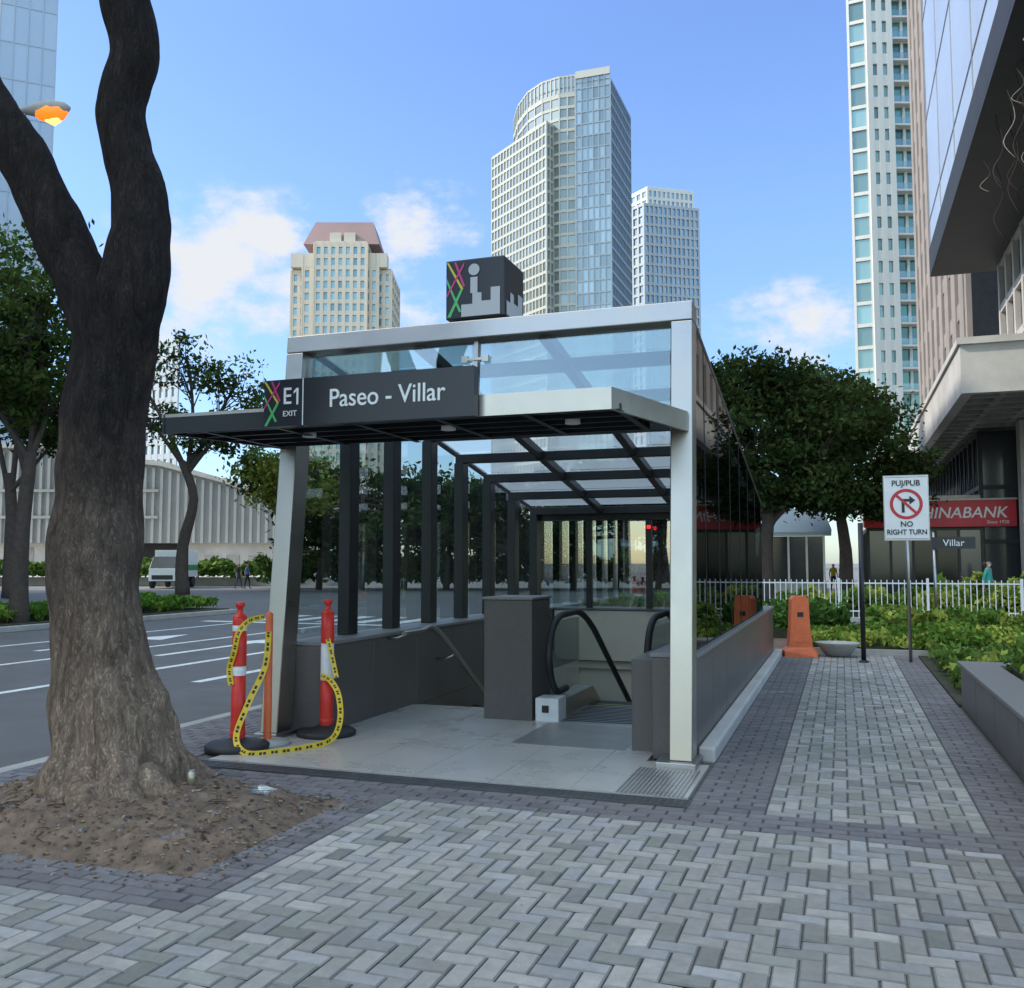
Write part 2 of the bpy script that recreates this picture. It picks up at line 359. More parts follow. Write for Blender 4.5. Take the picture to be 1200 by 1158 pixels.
ad=N.new('ShaderNodeMath'); ad.operation='MULTIPLY_ADD'; ad.inputs[1].default_value=2.2; L.new(n3.outputs['Fac'],ad.inputs[0]); 
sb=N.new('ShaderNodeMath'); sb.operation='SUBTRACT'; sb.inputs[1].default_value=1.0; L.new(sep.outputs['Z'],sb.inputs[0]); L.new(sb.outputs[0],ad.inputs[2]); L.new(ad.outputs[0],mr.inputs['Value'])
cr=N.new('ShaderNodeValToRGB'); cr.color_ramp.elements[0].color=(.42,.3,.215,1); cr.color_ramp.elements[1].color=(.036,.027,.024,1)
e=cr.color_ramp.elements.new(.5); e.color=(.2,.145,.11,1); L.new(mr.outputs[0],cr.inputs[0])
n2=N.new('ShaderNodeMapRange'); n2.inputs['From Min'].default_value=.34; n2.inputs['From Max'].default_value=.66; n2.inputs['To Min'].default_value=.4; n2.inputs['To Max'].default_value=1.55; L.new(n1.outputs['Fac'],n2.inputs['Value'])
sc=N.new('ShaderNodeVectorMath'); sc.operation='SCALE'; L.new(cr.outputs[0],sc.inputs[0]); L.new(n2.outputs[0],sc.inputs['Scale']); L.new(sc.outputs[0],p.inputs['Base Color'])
vm=N.new('ShaderNodeMath'); vm.operation='MINIMUM'; vm.inputs[1].default_value=.1; L.new(v1.outputs[0],vm.inputs[0])
va=N.new('ShaderNodeMath'); va.operation='MULTIPLY_ADD'; va.inputs[1].default_value=1.6; L.new(vm.outputs[0],va.inputs[0]); L.new(n1.outputs['Fac'],va.inputs[2])
bp=N.new('ShaderNodeBump'); bp.inputs['Strength'].default_value=1; bp.inputs['Distance'].default_value=.045; L.new(va.outputs[0],bp.inputs['Height']); L.new(bp.outputs[0],p.inputs['Normal'])
ang=math.atan2(SN,CS)
tr=E('tree',(-4.5,5.08,0)); tr.rotation_euler=(0,0,ang)
B=MB()
tp=[(0.0,0,-.05),(-.0,0,.15),(-.02,0,.45),(-.13,0,.85),(-.2,0,1.4),(-.21,0,1.9),(-.19,0,2.5),(-.15,0,3.1),(-.13,.0,3.45)]
rr=[.6,.49,.38,.315,.285,.27,.255,.265,.28]
P_,R_=smooth(tp,rr,12)
def lobe(i,a):
    z=P_[i].z; f=max(0,1-z/1.0)**1.5
    return 1+f*(.17*math.cos(5*a+1)+.12*math.cos(3*a+.4)+.06*math.cos(9*a))+.02*math.cos(4*a+z*1.5)
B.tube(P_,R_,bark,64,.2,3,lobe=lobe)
def limb(pts,rad,seg=32):
    a,b=smooth(pts,rad,9); B.tube(a,b,bark,seg,.2,3.5)
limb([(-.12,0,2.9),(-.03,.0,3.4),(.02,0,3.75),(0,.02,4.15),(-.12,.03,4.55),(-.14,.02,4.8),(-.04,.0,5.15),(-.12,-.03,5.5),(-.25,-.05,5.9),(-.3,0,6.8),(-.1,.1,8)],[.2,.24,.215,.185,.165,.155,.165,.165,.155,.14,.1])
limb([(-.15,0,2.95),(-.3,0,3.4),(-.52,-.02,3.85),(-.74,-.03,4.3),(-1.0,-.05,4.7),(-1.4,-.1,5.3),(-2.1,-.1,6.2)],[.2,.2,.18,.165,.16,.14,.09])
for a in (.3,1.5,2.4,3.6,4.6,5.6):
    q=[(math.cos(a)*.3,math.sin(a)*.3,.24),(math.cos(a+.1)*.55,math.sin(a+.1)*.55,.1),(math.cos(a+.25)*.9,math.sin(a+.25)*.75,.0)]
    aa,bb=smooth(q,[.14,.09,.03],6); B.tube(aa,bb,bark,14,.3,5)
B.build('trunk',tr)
rg=np.random.default_rng(3); cc=rg.normal(size=(50,3))*np.array([1.4,1.2,.5])+np.array([-3.2,-1.0,10.4]); idx=np.repeat(np.arange(50),100)
pos=cc[idx]+rg.normal(size=(len(idx),3))*np.array([.4,.4,.25]); leafobj('crown',pos,.07*rg.uniform(.6,1.3,len(idx)),np.array([[.05,.08,.025]])*rg.uniform(.5,1.5,(len(idx),1)),tr)

# ================================================================= SUBWAY ENTRANCE
KE=E('subway_entrance',(-3.1,7.5,0)); KEI=Matrix.Translation((3.1,-7.5,0))
class KM(MB):
    def build(s,name,bevel=0,**k):
        o=MB.build(s,name,bevel=bevel); o.parent=KE; o.matrix_parent_inverse=KEI; return o
def yl(z): return 7.45+.092*z
def rz(y): return 3.8-(y-7.8)*.1676
XL0,XL1,XR0,XR1=-5.05,-4.87,-1.31,-1.13
B=KM()
def leanbox(x0,x1,z0,z1,f,b,mat): 
    B.hexa([(x0,yl(z0)+f,z0),(x1,yl(z0)+f,z0),(x1,yl(z0)+b,z0),(x0,yl(z0)+b,z0),(x0,yl(z1)+f,z1),(x1,yl(z1)+f,z1),(x1,yl(z1)+b,z1),(x0,yl(z1)+b,z1)],mat)
leanbox(XL0,XL1,.06,3.63,0,.24,steel); leanbox(XR0,XR1,.06,3.63,0,.24,steel); leanbox(XL0,XR1,3.634,3.8,-.004,.26,steel)
B.box(XL0-.03,XL1+.03,7.4,7.76,0,.058,steel2); B.box(XR0-.1,XR1+.04,7.38,7.78,0,.058,steel2)
leanbox(XL1+.003,XR0-.003,2.78,2.9,.06,.2,steel); B.build('portal_frame',bevel=.008)
B=KM(); leanbox(XL1+.02,-3.14,2.92,3.615,.1,.112,gl_top); leanbox(-3.06,XR0-.02,2.92,3.615,.1,.112,gl_top); B.build('front_glass')
B=KM(); leanbox(-3.12,-3.08,2.92,3.62,.08,.16,steel)
for z in (3.05,3.45):
    for dx in(-.1,.1):
        B.box(-3.1+dx-.03,-3.1+dx+.03,yl(z)+.06,yl(z)+.09,z-.03,z+.03,steel)
    B.box(-3.2,-3.0,yl(z)+.065,yl(z)+.08,z-.012,z+.012,steel)
B.build('glass_brackets')
B=KM(); pl=[(-5.35,6.4),(-1.5,6.4),(-1.16,7.68),(-5.0,7.68)]
z0,z1=2.68,2.84
def off(poly,k):
    cx=sum(p[0] for p in poly)/4; cy=sum(p[1] for p in poly)/4
    return [(p[0]+(k if p[0]<cx else -k),p[1]+(k if p[1]<cy else -k)) for p in poly]
B.obox((-4.29,6.4),pl[1],-.03,0,z0,z1,steel); B.obox(pl[0],(-4.295,6.4),-.03,0,z0+.0,z1-.03,black2); B.obox(pl[0],(-4.295,6.4),-.03,.004,z1-.028,z1,steel)  # left fascia coloured black to stand for the dark trees reflected in its steel
B.obox(pl[1],pl[2],-.03,-.001,z0,z1,steel); B.obox(pl[3],pl[0],-.03,-.001,z0,z1,black2)
pi=off(pl,.034); B.prism(pi,z1-.02,z1-.004,steel2); B.prism(pi,z0+.06,z0+.075,black)
for k in range(5):
    yy=6.52+k*.26; B.box(-5.2,-1.46,yy,yy+.035,z0+.01,z0+.058,black)
for k in range(6):
    xx=-5.0+k*.7; B.box(xx,xx+.05,6.46,7.66,z0+.004,z0+.0095,black)
for xx in(-4.3,-3.0,-1.95): B.tube([(xx,7.0,z0+.0),(xx,7.0,z0+.055)],[.06,.06],white,16)
B.build('canopy')
B=KM(); B.box(-3.93,-2.5,6.3,6.385,2.67,3.04,black2); B.box(-4.29,-3.94,6.302,6.384,2.67,3.04,black2); B.box(-3.938,-3.93,6.298,6.38,2.67,3.04,white)
B.box(-4.1,-2.7,6.4,6.45,2.85,2.95,black)
B.box(-3.99,-3.975,6.2955,6.3015,2.835,2.965,white); B.face([(-3.99,6.295,2.965),(-4.015,6.295,2.94),(-4.015,6.295,2.92),(-3.99,6.295,2.942)],white)
B.build('name_board')
def ktext(*a,**k):
    o=text(*a,KE,**k); o.matrix_parent_inverse=KEI; return o
ktext('Paseo - Villar',.2,(-3.215,6.297,2.86),white,name='name_text',sx=.92,off=.001)
ktext('E',.185,(-4.075,6.299,2.9),white,name='exit_code_text',sx=.9,off=.001)
ktext('EXIT',.062,(-4.05,6.299,2.765),white,name='exit_word_text')
B=KM()
def strokes(x0,z0,w,h,y,t=1):
    def q(a,b,c,d,m,dy): B.face([(x0+a[0]*w,y-dy,z0+a[1]*h),(x0+b[0]*w,y-dy,z0+b[1]*h),(x0+c[0]*w,y-dy,z0+c[1]*h),(x0+d[0]*w,y-dy,z0+d[1]*h)],m)
    q((.0,.98),(.05,.98),(.4,.5),(.34,.5),yelP,.001); q((.34,.5),(.4,.5),(.1,.02),(.02,.02),greenP,.0015)
    q((.18,.98),(.23,.98),(.44,.55),(.4,.52),pinkP,.002); q((0.01,.7),(0.01,.62),(.3,.1),(.36,.1),greenP,.0025)
    q((0.01,.42),(0.01,.36),(.42,.9),(.42,.97),pinkP,.0035)
strokes(-4.29,2.67,.35,.37,6.301)
B.build('logo_ribbons')
B=KM(); B.box(-3.42,-2.84,7.9,8.45,3.85,4.41,black2); B.box(-3.36,-2.9,7.95,8.4,3.78,3.849,steel2); B.build('roof_cube_sign',bevel=.012)
B=KM(); yy=7.896
strokes(-3.41,3.86,.42,.54,yy-.0005)
def rect(a,b,c,d,m,dy=.005): B.face([(a,yy-dy,c),(b,yy-dy,c),(b,yy-dy,d),(a,yy-dy,d)],m)
rect(-3.26,-3.15,3.865,3.98,greyP);rect(-3.15,-3.06,3.865,4.08,greyP);rect(-3.06,-2.97,3.865,4.0,greyP);rect(-2.97,-2.88,3.865,4.12,greyP)
rect(-3.17,-3.1,4.08,4.23,greyP,.006)
B.face([(-3.135+.055*math.cos(a*.3307),yy-.006,4.3+.055*math.sin(a*.3307)) for a in range(19)],greyP)
B.build('cube_pictogram')
B=KM(); xs=-2.836
for a,b,c,d in ((7.95,8.05,3.87,4.0),(8.05,8.15,3.87,4.1),(8.15,8.27,3.87,4.02),(8.27,8.4,3.87,4.14)): B.face([(xs,a,c),(xs,b,c),(xs,b,d),(xs,a,d)],greyP)
B.build('cube_pictogram_side')
B=KM()
for X0,X1 in((-1.5,-1.14),(-4.98,-4.6)):
    y=7.76
    while y<16.85:
        y2=min(y+1.05,16.9); B.box(X0,X1,y+.003,y2-.003,0.0,.82,granite); y=y2
B.box(-4.597,-1.503,15.25,15.6,0,.82,granite); B.box(-4.6,-1.5,16.6,16.9,0,.81,granite)
B.box(-5.0,-4.58,7.77,16.92,.823,.86,graniteL); B.box(-1.52,-1.12,7.77,16.92,.823,.86,graniteL); B.box(-4.577,-1.523,15.23,15.62,.823,.86,graniteL)
B.box(-3.5,-2.98,9.12,9.75,0.0,1.22,granite); B.box(-3.515,-2.965,9.105,9.765,1.223,1.25,graniteL)
B.box(-1.72,-1.503,8.0,9.6,0,.78,granite)
B.build('granite_walls',bevel=.006)
B=KM(); B.box(-1.137,-1.0,7.82,17.1,-.02,.11,concL); B.box(-5.12,-4.983,7.82,17.1,-.02,.11,concL); B.build('plinth',bevel=.02)
tan=M('tan_wall',(.6,.55,.46),.6,0,.1,1)
B=KM()
B.face([(-4.6,9.1,-5),(-4.6,15.25,-5),(-4.6,15.25,0),(-4.6,9.1,0)],granite); B.face([(-1.5,9.1,-5),(-1.5,15.25,-5),(-1.5,15.25,0),(-1.5,9.1,0)],tan)
B.face([(-4.6,15.24,-5),(-1.5,15.24,-5),(-1.5,15.24,0),(-4.6,15.24,0)],tan); B.face([(-4.6,9.1,-5),(-1.5,9.1,-5),(-1.5,15.25,-5),(-4.6,15.25,-5)],tileM)
B.box(-4.57,-1.51,15.21,15.229,.0,.81,tan)
B.hexa([(-3.45,9.75,-3),(-3.0,9.75,-3),(-3.0,15.2,-5),(-3.45,15.2,-5),(-3.45,9.75,.75),(-3.0,9.75,.75),(-3.0,15.2,-2.3),(-3.45,15.2,-2.3)],tan)
for k in range(28):
    y=9.8+k*.28; z=-k*.16
    if y<15: B.box(-4.598,-3.46,y,y+.30,z-.5,z-.15,tileM); B.box(-4.55,-3.5,y+.0,y+.04,z-.149,z-.146,black)
B.build('stairwell')
B=KM(); xs=[-4.9+.61*i for i in range(7)]
for i,x in enumerate(xs):
    for j in range(6):
        y=6.52+.55*j; x1=min(x+.61,-1.02); y1=min(y+.55,9.79)
        if y>=7.4: 
            x0=max(x,-4.86); x1=min(x1,-1.52)
        else: x0=x
        if x1-x0<.08: continue
        if y+.3>9.1 and x1>-3.5: 
            if x0>=-3.5: continue
            x1=-3.5
        B.box(x0+.002,x1-.002,y+.002,y1-.002,-.02,.012+random.uniform(-.0006,.0006),tileM)
B.box(-3.49,-1.51,9.1,9.119,-.05,.0,tileM)
B.build('landing_tiles')
B=KM(); B.box(-4.95,-1.0,6.31,6.5,-.03,-.011,rubber)
for k in range(5): B.box(-4.95,-1.0,6.315+k*.04,6.328+k*.04,-.011,.008,grateM)
for k in range(80): B.box(-4.95+k*.05,-4.942+k*.05,6.312,6.492,-.0105,.006,grateM)
for k in range(26): B.box(-2.8,-1.78,7.95+k*.044,7.98+k*.044,.0135,.0165,steel2)
for k in range(16): B.box(-1.52+k*.03,-1.505+k*.03,6.52,7.36,.0135,.017,steel2)
B.build('drain_grate')
B=KM(); fr=[8.72,9.72,10.76,11.8,12.86,13.95,15.05]
for y in fr:
    t=rz(y)-.06
    B.box(-4.93,-4.8,y-.1,y+.1,.862,t-.12,black); B.box(-1.4,-1.27,y-.04,y+.04,.862,t-.12,black)
    B.box(-4.93,-1.27,y-.06,y+.06,t-.119,t,black)
for x in (-3.72,-2.48):
    B.hexa([(x-.05,7.95,rz(7.95)-.17),(x+.05,7.95,rz(7.95)-.17),(x+.05,15.1,rz(15.1)-.17),(x-.05,15.1,rz(15.1)-.17),(x-.05,7.95,rz(7.95)-.063),(x+.05,7.95,rz(7.95)-.063),(x+.05,15.1,rz(15.1)-.063),(x-.05,15.1,rz(15.1)-.063)],black)
for x0,x1 in ((-5.0,-4.935),(-1.265,-1.165)):
    k=.06
    B.hexa([(x0,8.0,rz(8)-k),(x1,8.0,rz(8)-k),(x1,15.2,rz(15.2)-k),(x0,15.2,rz(15.2)-k),(x0,8.0,rz(8)),(x1,8.0,rz(8)),(x1,15.2,rz(15.2)),(x0,15.2,rz(15.2))],black)
B.box(-4.93,-1.27,15.12,15.22,rz(15.2)-.25,rz(15.2)-.04,black)
for x in(-4.85,-3.95,-2.95,-2.1,-1.35): B.box(x-.05,x+.05,15.13,15.21,.862,rz(15.2)-.252,black)
B.build('steel_frames',bevel=.006)
B=KM()
for y0,y1 in zip([7.85]+fr[:-1],fr):
    for x,m in((-1.17,gl_side),(-4.965,gl_clear)):
        a,b=y0+.004,y1-.004
        B.face([(x,a,.865),(x,b,.865),(x,b,rz(b)-.062),(x,a,rz(a)-.062)],m)
    a,b=y0+.01,y1-.01
    B.face([(-4.93,a,rz(a)-.03),(-1.27,a,rz(a)-.03),(-1.27,b,rz(b)-.03),(-4.93,b,rz(b)-.03)],gl_roof)
B.face([(-4.93,15.17,.865),(-1.27,15.17,.865),(-1.27,15.17,2.3),(-4.93,15.17,2.3)],gl_back)
B.build('glazing')
B=KM()
for y in fr: B.box(-1.185,-1.166,y-.008,y+.008,.865,rz(y)-.07,black)
B.build('side_mullions')
B=KM()
a,b=smooth([(-4.35,9.0,.86),(-4.35,9.4,.86),(-4.35,9.9,.82),(-4.35,11.2,.05),(-4.35,13.5,-1.25)],[.028]*5,6); B.tube(a,b,steel,10)
for y,z in((9.1,.86),(10.4,.52),(11.6,-.2)): B.tube([(-4.35,y,z),(-4.48,y,z-.06),(-4.6,y,z-.06)],[.012]*3,steel,8)
a,b=smooth([(-3.62,9.9,.82),(-3.62,11.2,.05),(-3.62,13.5,-1.25)],[.025]*3,6); B.tube(a,b,steel,10)
B.build('stair_handrail')
B=KM()
def rail(x):
    pr=[(x,9.85,.26),(x,9.5,.27),(x,9.3,.42),(x,9.22,.66),(x,9.32,.9),(x,9.58,1.03),(x,9.95,1.05),(x,10.4,1.04),(x,10.9,.88),(x,11.6,.5),(x,14.5,-1.18)]
    a,b=smooth(pr,[.036]*len(pr),6); B.tube(a,b,rubber,12)
    loop=[(x,9.85,.24),(x,9.5,.3),(x,9.32,.45),(x,9.27,.66),(x,9.36,.87),(x,9.6,.99),(x,9.95,1.0),(x,10.4,.99),(x,10.9,.83),(x,10.9,.02)]
    B.face(loop,gl_top); B.face([(x,10.9,.02),(x,10.9,.83),(x,14.5,-1.23),(x,14.5,-2.1)],gl_top)
    B.box(x-.1,x+.1,9.43,10.6,.012,.2,steel); 
    B.hexa([(x-.1,10.6,.0),(x+.1,10.6,.0),(x+.1,14.6,-2.3),(x-.1,14.6,-2.3),(x-.1,10.6,.2),(x+.1,10.6,.2),(x+.1,14.6,-2.1),(x-.1,14.6,-2.1)],steel)
    B.box(x-.12,x+.12,9.14,9.42,.012,.24,whiteR); B.box(x-.05,x+.02,9.13,9.139,.1,.17,rubber)
rail(-2.83); rail(-1.82)
B.box(-2.727,-1.923,9.119,10.35,-.03,.015,steel2)
for k in range(12): B.box(-2.7,-1.95,9.25+k*.09,9.29+k*.09,.0152,.018,rubber)
for k in range(22):
    y=10.35+.3*k; z=-.02-max(0,(k-1))*.18
    if y<15: B.box(-2.72,-1.93,y,y+.31,z-.25,z,rubber); B.box(-2.72,-1.93,y,y+.02,z+.001,z+.004,yelP)
B.build('escalator')
B=KM(); B.tube([(-2.9,14.9,2.15),(-2.9,14.9,2.2)],[.03,.03],emis('red_led',(1,.02,.02),2),8); B.build('indicator_lamp')

# ================================================================= DELINEATORS + TAPE
def delin(name,x,y,thin=False):
    B=MB(); z=.014
    B.lathe(0,0,[(0.001,z-.012),(.27,z-.012),(.275,z+.03),(.25,z+.05),(.12,z+.065),(.075,z+.09)],rubber,28)
    R=.062
    segs=[(.08,.5,red),(.5,.84,whiteR),(.84,1.12,red)] if not thin else [(.08,.62,red),(.62,.7,whiteR),(.7,1.0,red),(1.0,1.05,whiteR),(1.05,1.12,red)]
    for a,b,m in segs: B.lathe(0,0,[(R,z+a),(R-.001,z+(a+b)/2),(R-.002,z+b)],m,20)
    B.lathe(0,0,[(R+.006,z+.12),(R+.006,z+.15)],red,20)
    B.lathe(0,0,[(R,z+1.12),(R-.015,z+1.14),(.025,z+1.15),(.025,z+1.2),(.04,z+1.21),(.04,z+1.24),(.01,z+1.25)],red,20)
    return B.build(name,loc=(x,y,0))
delin('traffic_post',-4.93,6.95,thin=True); delin('traffic_post',-4.55,7.78)
B=MB(); B.lathe(0,0,[(.001,.003),(.2,.003),(.2,.04),(.05,.06)],conc,20); B.lathe(0,0,[(.035,.05),(.033,1.15),(.005,1.17)],orange,14); B.build('orange_pole',loc=(-4.8,7.2,0))
B=MB()
def ribbon(pts,w):
    a,_=smooth(pts,[1]*len(pts),8); vd=Vector((.45,-.89,.1))
    sds=[]
    for i in range(len(a)):
        t=(a[min(i+1,len(a)-1)]-a[max(i-1,0)]).normalized(); sd=t.cross(vd).normalized()
        if sds and sd.dot(sds[-1])<0: sd=-sd
        if sds: sd=(sd+sds[-1]*1.5).normalized()
        sds.append(sd)
    for i in range(len(a)-1):
        B.face([a[i]-sds[i]*w,a[i+1]-sds[i+1]*w,a[i+1]+sds[i+1]*w,a[i]+sds[i]*w],yellow)
        if i%3!=2:
            o=vd*.0015; k=w*.42; p,q=a[i].lerp(a[i+1],.15),a[i].lerp(a[i+1],.85)
            for s in(1,-1): B.face([p-sds[i]*k+o*s,q-sds[i]*k+o*s,q+sds[i]*k+o*s,p+sds[i]*k+o*s],rubber)
# from the top of the first post, down across it, slack along the ground, up to the second
ribbon([(-4.79,7.1,1.13),(-4.84,6.95,1.1),(-4.88,6.86,1.0),(-4.92,6.86,.84),(-4.97,6.87,.7),(-4.95,6.87,.56)],.024)
ribbon([(-4.76,7.13,1.0),(-4.77,7.1,.7),(-4.83,6.95,.4),(-4.86,6.83,.14),(-4.7,6.74,.03),(-4.5,6.86,.028),(-4.35,7.1,.03),(-4.25,7.35,.06),(-4.26,7.52,.2),(-4.36,7.66,.4),(-4.47,7.705,.52),(-4.57,7.71,.56)],.026)
ribbon([(-4.5,7.7,.9),(-4.46,7.7,.76),(-4.4,7.69,.55)],.022)
B.build('caution_tape')

# ================================================================= RIGHT PLANTER + BEDS
B=MB(); y=2
while y<11.5:
    y2=min(y+1.2,11.6); B.box(1.22,1.52,y+.003,y2-.003,-.01,.47,granite); y=y2
B.box(1.523,6,11.3,11.6,-.01,.47,granite); B.box(1.19,1.56,2,11.63,.473,.51,graniteL); B.box(1.563,6,11.27,11.63,.473,.51,graniteL)
B.box(1.52,6,2,11.3,.3,.4,soilG); B.build('stone_planter',bevel=.006)
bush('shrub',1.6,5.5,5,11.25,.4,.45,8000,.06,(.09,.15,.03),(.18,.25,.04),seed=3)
B=MB(); B.box(-6,8,17.65,23.55,-.011,.03,soil); B.box(1.2,8,11.7,17.6,-.011,.02,soilG)
B.box(-.98,7,17.6,17.7,-.01,.1,conc); B.build('planting_bed_soil')
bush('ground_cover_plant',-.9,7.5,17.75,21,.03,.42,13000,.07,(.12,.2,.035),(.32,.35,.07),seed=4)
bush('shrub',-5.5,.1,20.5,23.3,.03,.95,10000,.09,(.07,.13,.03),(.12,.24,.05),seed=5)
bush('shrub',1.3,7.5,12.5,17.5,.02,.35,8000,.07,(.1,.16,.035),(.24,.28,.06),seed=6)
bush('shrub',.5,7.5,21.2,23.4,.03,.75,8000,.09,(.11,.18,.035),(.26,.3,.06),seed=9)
B=MB(); B.lathe(0,0,[(.12,0),(.2,.03),(.34,.2),(.38,.24),(.34,.24),(.3,.18),(.01,.17)],conc,24); B.build('planter_bowl',loc=(-.1,17.2,0))
B=MB()
pr=[(-.27,0),(.27,0),(.27,.1),(.2,.16),(.16,.5),(.14,.98),(.1,1.03),(-.1,1.03),(-.14,.98),(-.16,.5),(-.2,.16),(-.27,.1)]
w=.16; f=[(x,-w*(1.25 if z<.15 else 1),z) for x,z in pr]; b=[(x,w*(1.25 if z<.15 else 1),z) for x,z in pr]; n=len(pr)
B.face(f,orange); B.face(list(reversed(b)),orange)
for i in range(n): j=(i+1)%n; B.face([f[j],f[i],b[i],b[j]],orange)
B.box(-.05,.05,-w-.006,-w-.003,.68,.76,rubber); B.box(-.12,.12,-w-.006,-w-.002,.25,.3,orange)
B.build('traffic_barrier',loc=(-.72,17.05,0),bevel=.02,rotz=.2)
B=MB(); B.tube([(0,0,0),(0,0,2.25)],[.04,.04],black,12); B.lathe(0,0,[(.08,0),(.08,.02),(.045,.04)],black,12); B.build('black_pole',loc=(.3,16.3,0))
SG=E('traffic_sign',(1.02,16.6,0)); B=MB()
B.tube([(0,.03,0),(0,.03,3.0)],[.028,.028],steel2,12); B.box(-.33,.33,-.01,.0,1.98,3.02,white); B.box(-.345,.345,0,.012,1.965,3.035,steel2)
B.box(-.315,.315,-.0125,-.0105,1.995,2.0,black); B.box(-.315,.315,-.0125,-.0105,3.0,3.005,black)
B.build('sign_plate',SG)
B=MB(); cx,cz=0,2.56
for k in range(40):
    a,b=2*math.pi*k/40,2*math.pi*(k+1)/40
    B.face([(cx+r*math.cos(t),-.0135,cz+r*math.sin(t)) for r,t in((.25,a),(.25,b),(.2,b),(.2,a))],redS)
d=.155; B.face([(-d-.015,-.0165,cz+d-.015),(-d+.015,-.0165,cz+d+.015),(d+.015,-.0165,cz-d+.015),(d-.015,-.0165,cz-d-.015)],redS)
B.face([(-.07,-.015,cz-.14),(-.025,-.015,cz-.14),(-.025,-.015,cz+.04),(-.07,-.015,cz+.085)],black); B.face([(-.07,-.0145,cz+.085),(-.025,-.0145,cz+.04),(.05,-.0145,cz+.04),(.05,-.0145,cz+.085)],black)
B.face([(.05,-.015,cz-.01),(.14,-.015,cz+.0625),(.05,-.015,cz+.135)],black); B.build('prohibition_symbol',SG)
text('PUJ/PUB',.13,(0,-.014,2.9),black,SG,'text_top',sx=.95,off=.002); text('NO',.12,(0,-.014,2.23),black,SG,'text_no',off=.002); text('RIGHT TURN',.115,(0,-.014,2.1),black,SG,'text_turn',sx=.9,off=.002)
SV=E('street_name_sign',(2.25,21.9,0)); B=MB(); B.tube([(-.38,.03,0),(-.38,.03,2.25)],[.03,.03],steel2,10); B.box(-.42,.42,-.015,.015,1.9,2.15,black2); B.build('plate',SV); text('Villar',.2,(0,-.02,2.02),white,SV,'text')
B=MB()
for k in range(2):
    z=(.15,.98)[k]; B.box(-5,4.8,29.99,30.01,z,z+.04,white)
x=-5
while x<4.8: B.box(x,x+.025,29.987,30.013,-.1,1.1,white); x+=.16
x=-5
while x<4.9: B.box(x-.03,x+.04,29.96,30.04,-.13,1.15,white); x+=2.45
B.build('white_fence')
B=MB(); B.box(-5.2,4.9,29.7,30.3,-.13,-.02,conc); B.build('median_strip')
bush('hedge',-2,5.5,30.8,32.2,-.1,1.1,8000,.12,(.13,.2,.035),(.38,.4,.08),seed=12)
bush('hedge',3,7,33.5,35,-.1,1.5,5000,.13,(.14,.22,.035),(.36,.4,.09),seed=13)

# ================================================================= BUILDINGS
def facade(B,p0,p1,z0,z1,nx,nz,wx,wz,proud,fm,tint,tv=.2,gm=None,seed=0):
    rd=random.Random(seed); dx,dy=p1[0]-p0[0],p1[1]-p0[1]; l=math.hypot(dx,dy); gm=gm or winA
    ch=(z1-z0)/nz
    for i in range(nx):
        a=(p0[0]+dx*i/nx,p0[1]+dy*i/nx); b=(p0[0]+dx*(i+1)/nx,p0[1]+dy*(i+1)/nx)
        for j in range(nz):
            s=1+rd.uniform(-tv,tv); B.face([(*a,z0+ch*j),(*b,z0+ch*j),(*b,z0+ch*(j+1)),(*a,z0+ch*(j+1))],gm,tuple(t*s for t in tint))
    if wz>0:
        for j in range(nz+1):
            z=z0+ch*j; B.obox(p0,p1,.01,proud,z-wz/2,z+wz/2,fm)
    if wx>0:
        for i in range(nx+1):
            t=i/nx; h=wx/2/l; a=(p0[0]+dx*(t-h),p0[1]+dy*(t-h)); b=(p0[0]+dx*(t+h),p0[1]+dy*(t+h)); B.obox(a,b,.01,proud*1.15,z0,z1+wz/2,fm)
twc=M('tower_concrete',(.42,.42,.37),.6,0,.08,.05); twd=M('tower_frame_dark',(.24,.28,.3),.4,.3); twb=M('beige_wall',(.62,.54,.43),.8,0,.08,.05); tww=M('white_wall',(.64,.63,.58),.7,0,.06,.05); twg=M('grey_frame',(.42,.45,.47),.6)
mauve=M('mauve_roof',(.27,.17,.16),.6,0,.1,.1)
def fin(o,par,inv): o.parent=par; o.matrix_parent_inverse=inv
def INV(O): return Matrix.Translation((-O.location.x,-O.location.y,0))
O=E('office_tower',(*S(12,255),0)); I=INV(O)
B=MB(); g1=(.26,.3,.28); g2=(.26,.33,.35)
A0,A1,A2=S(-5.8,270),S(9.3,247),S(11.2,249.5)
facade(B,A0,A1,0,121,17,38,.35,.8,.2,twc,g1,.2,seed=1); facade(B,A1,A2,0,121,2,38,.5,.8,.2,twc,g1,.2,seed=2)
B.prism([A0,A1,A2,S(14,262),S(0,280)],120.5,121.6,twc)
cur=[S(.6,274),S(1.8,265),S(4.5,257),S(8.5,251.5),S(13,248.6),S(17.3,247.5)]
for i in range(5): facade(B,cur[i],cur[i+1],0 if i>2 else 110,129,2,40 if i>2 else 6,.35,.8,.2,twc,g1,.2,seed=i+3)
for i in range(5): facade(B,cur[i],cur[i+1],129.6,134.5,4,1,.35,.5,.2,twc,(.3,.36,.36),.1,seed=i+30)
C1,C2,C3=S(17.3,246),S(26.3,243),S(34.4,265)
facade(B,C1,C2,0,133,6,40,.25,.35,.15,twd,g2,.25,seed=11); facade(B,C2,C3,0,131,14,40,.3,.8,.2,twd,(.2,.25,.29),.2,seed=12)
facade(B,S(17.3,248),C1,0,134,1,40,.3,.6,.15,twc,g1,seed=13)
B.prism([cur[0],cur[1],cur[2],cur[3],cur[4],cur[5],C1,C2,C3,S(20,285)],131,131.5,twc)
B.obox(C1,C2,-.2,.3,132.6,134.6,twc)
fin(B.build('facades'),O,I)
O=E('apartment_tower',(*S(50,300),0)); I=INV(O); B=MB()
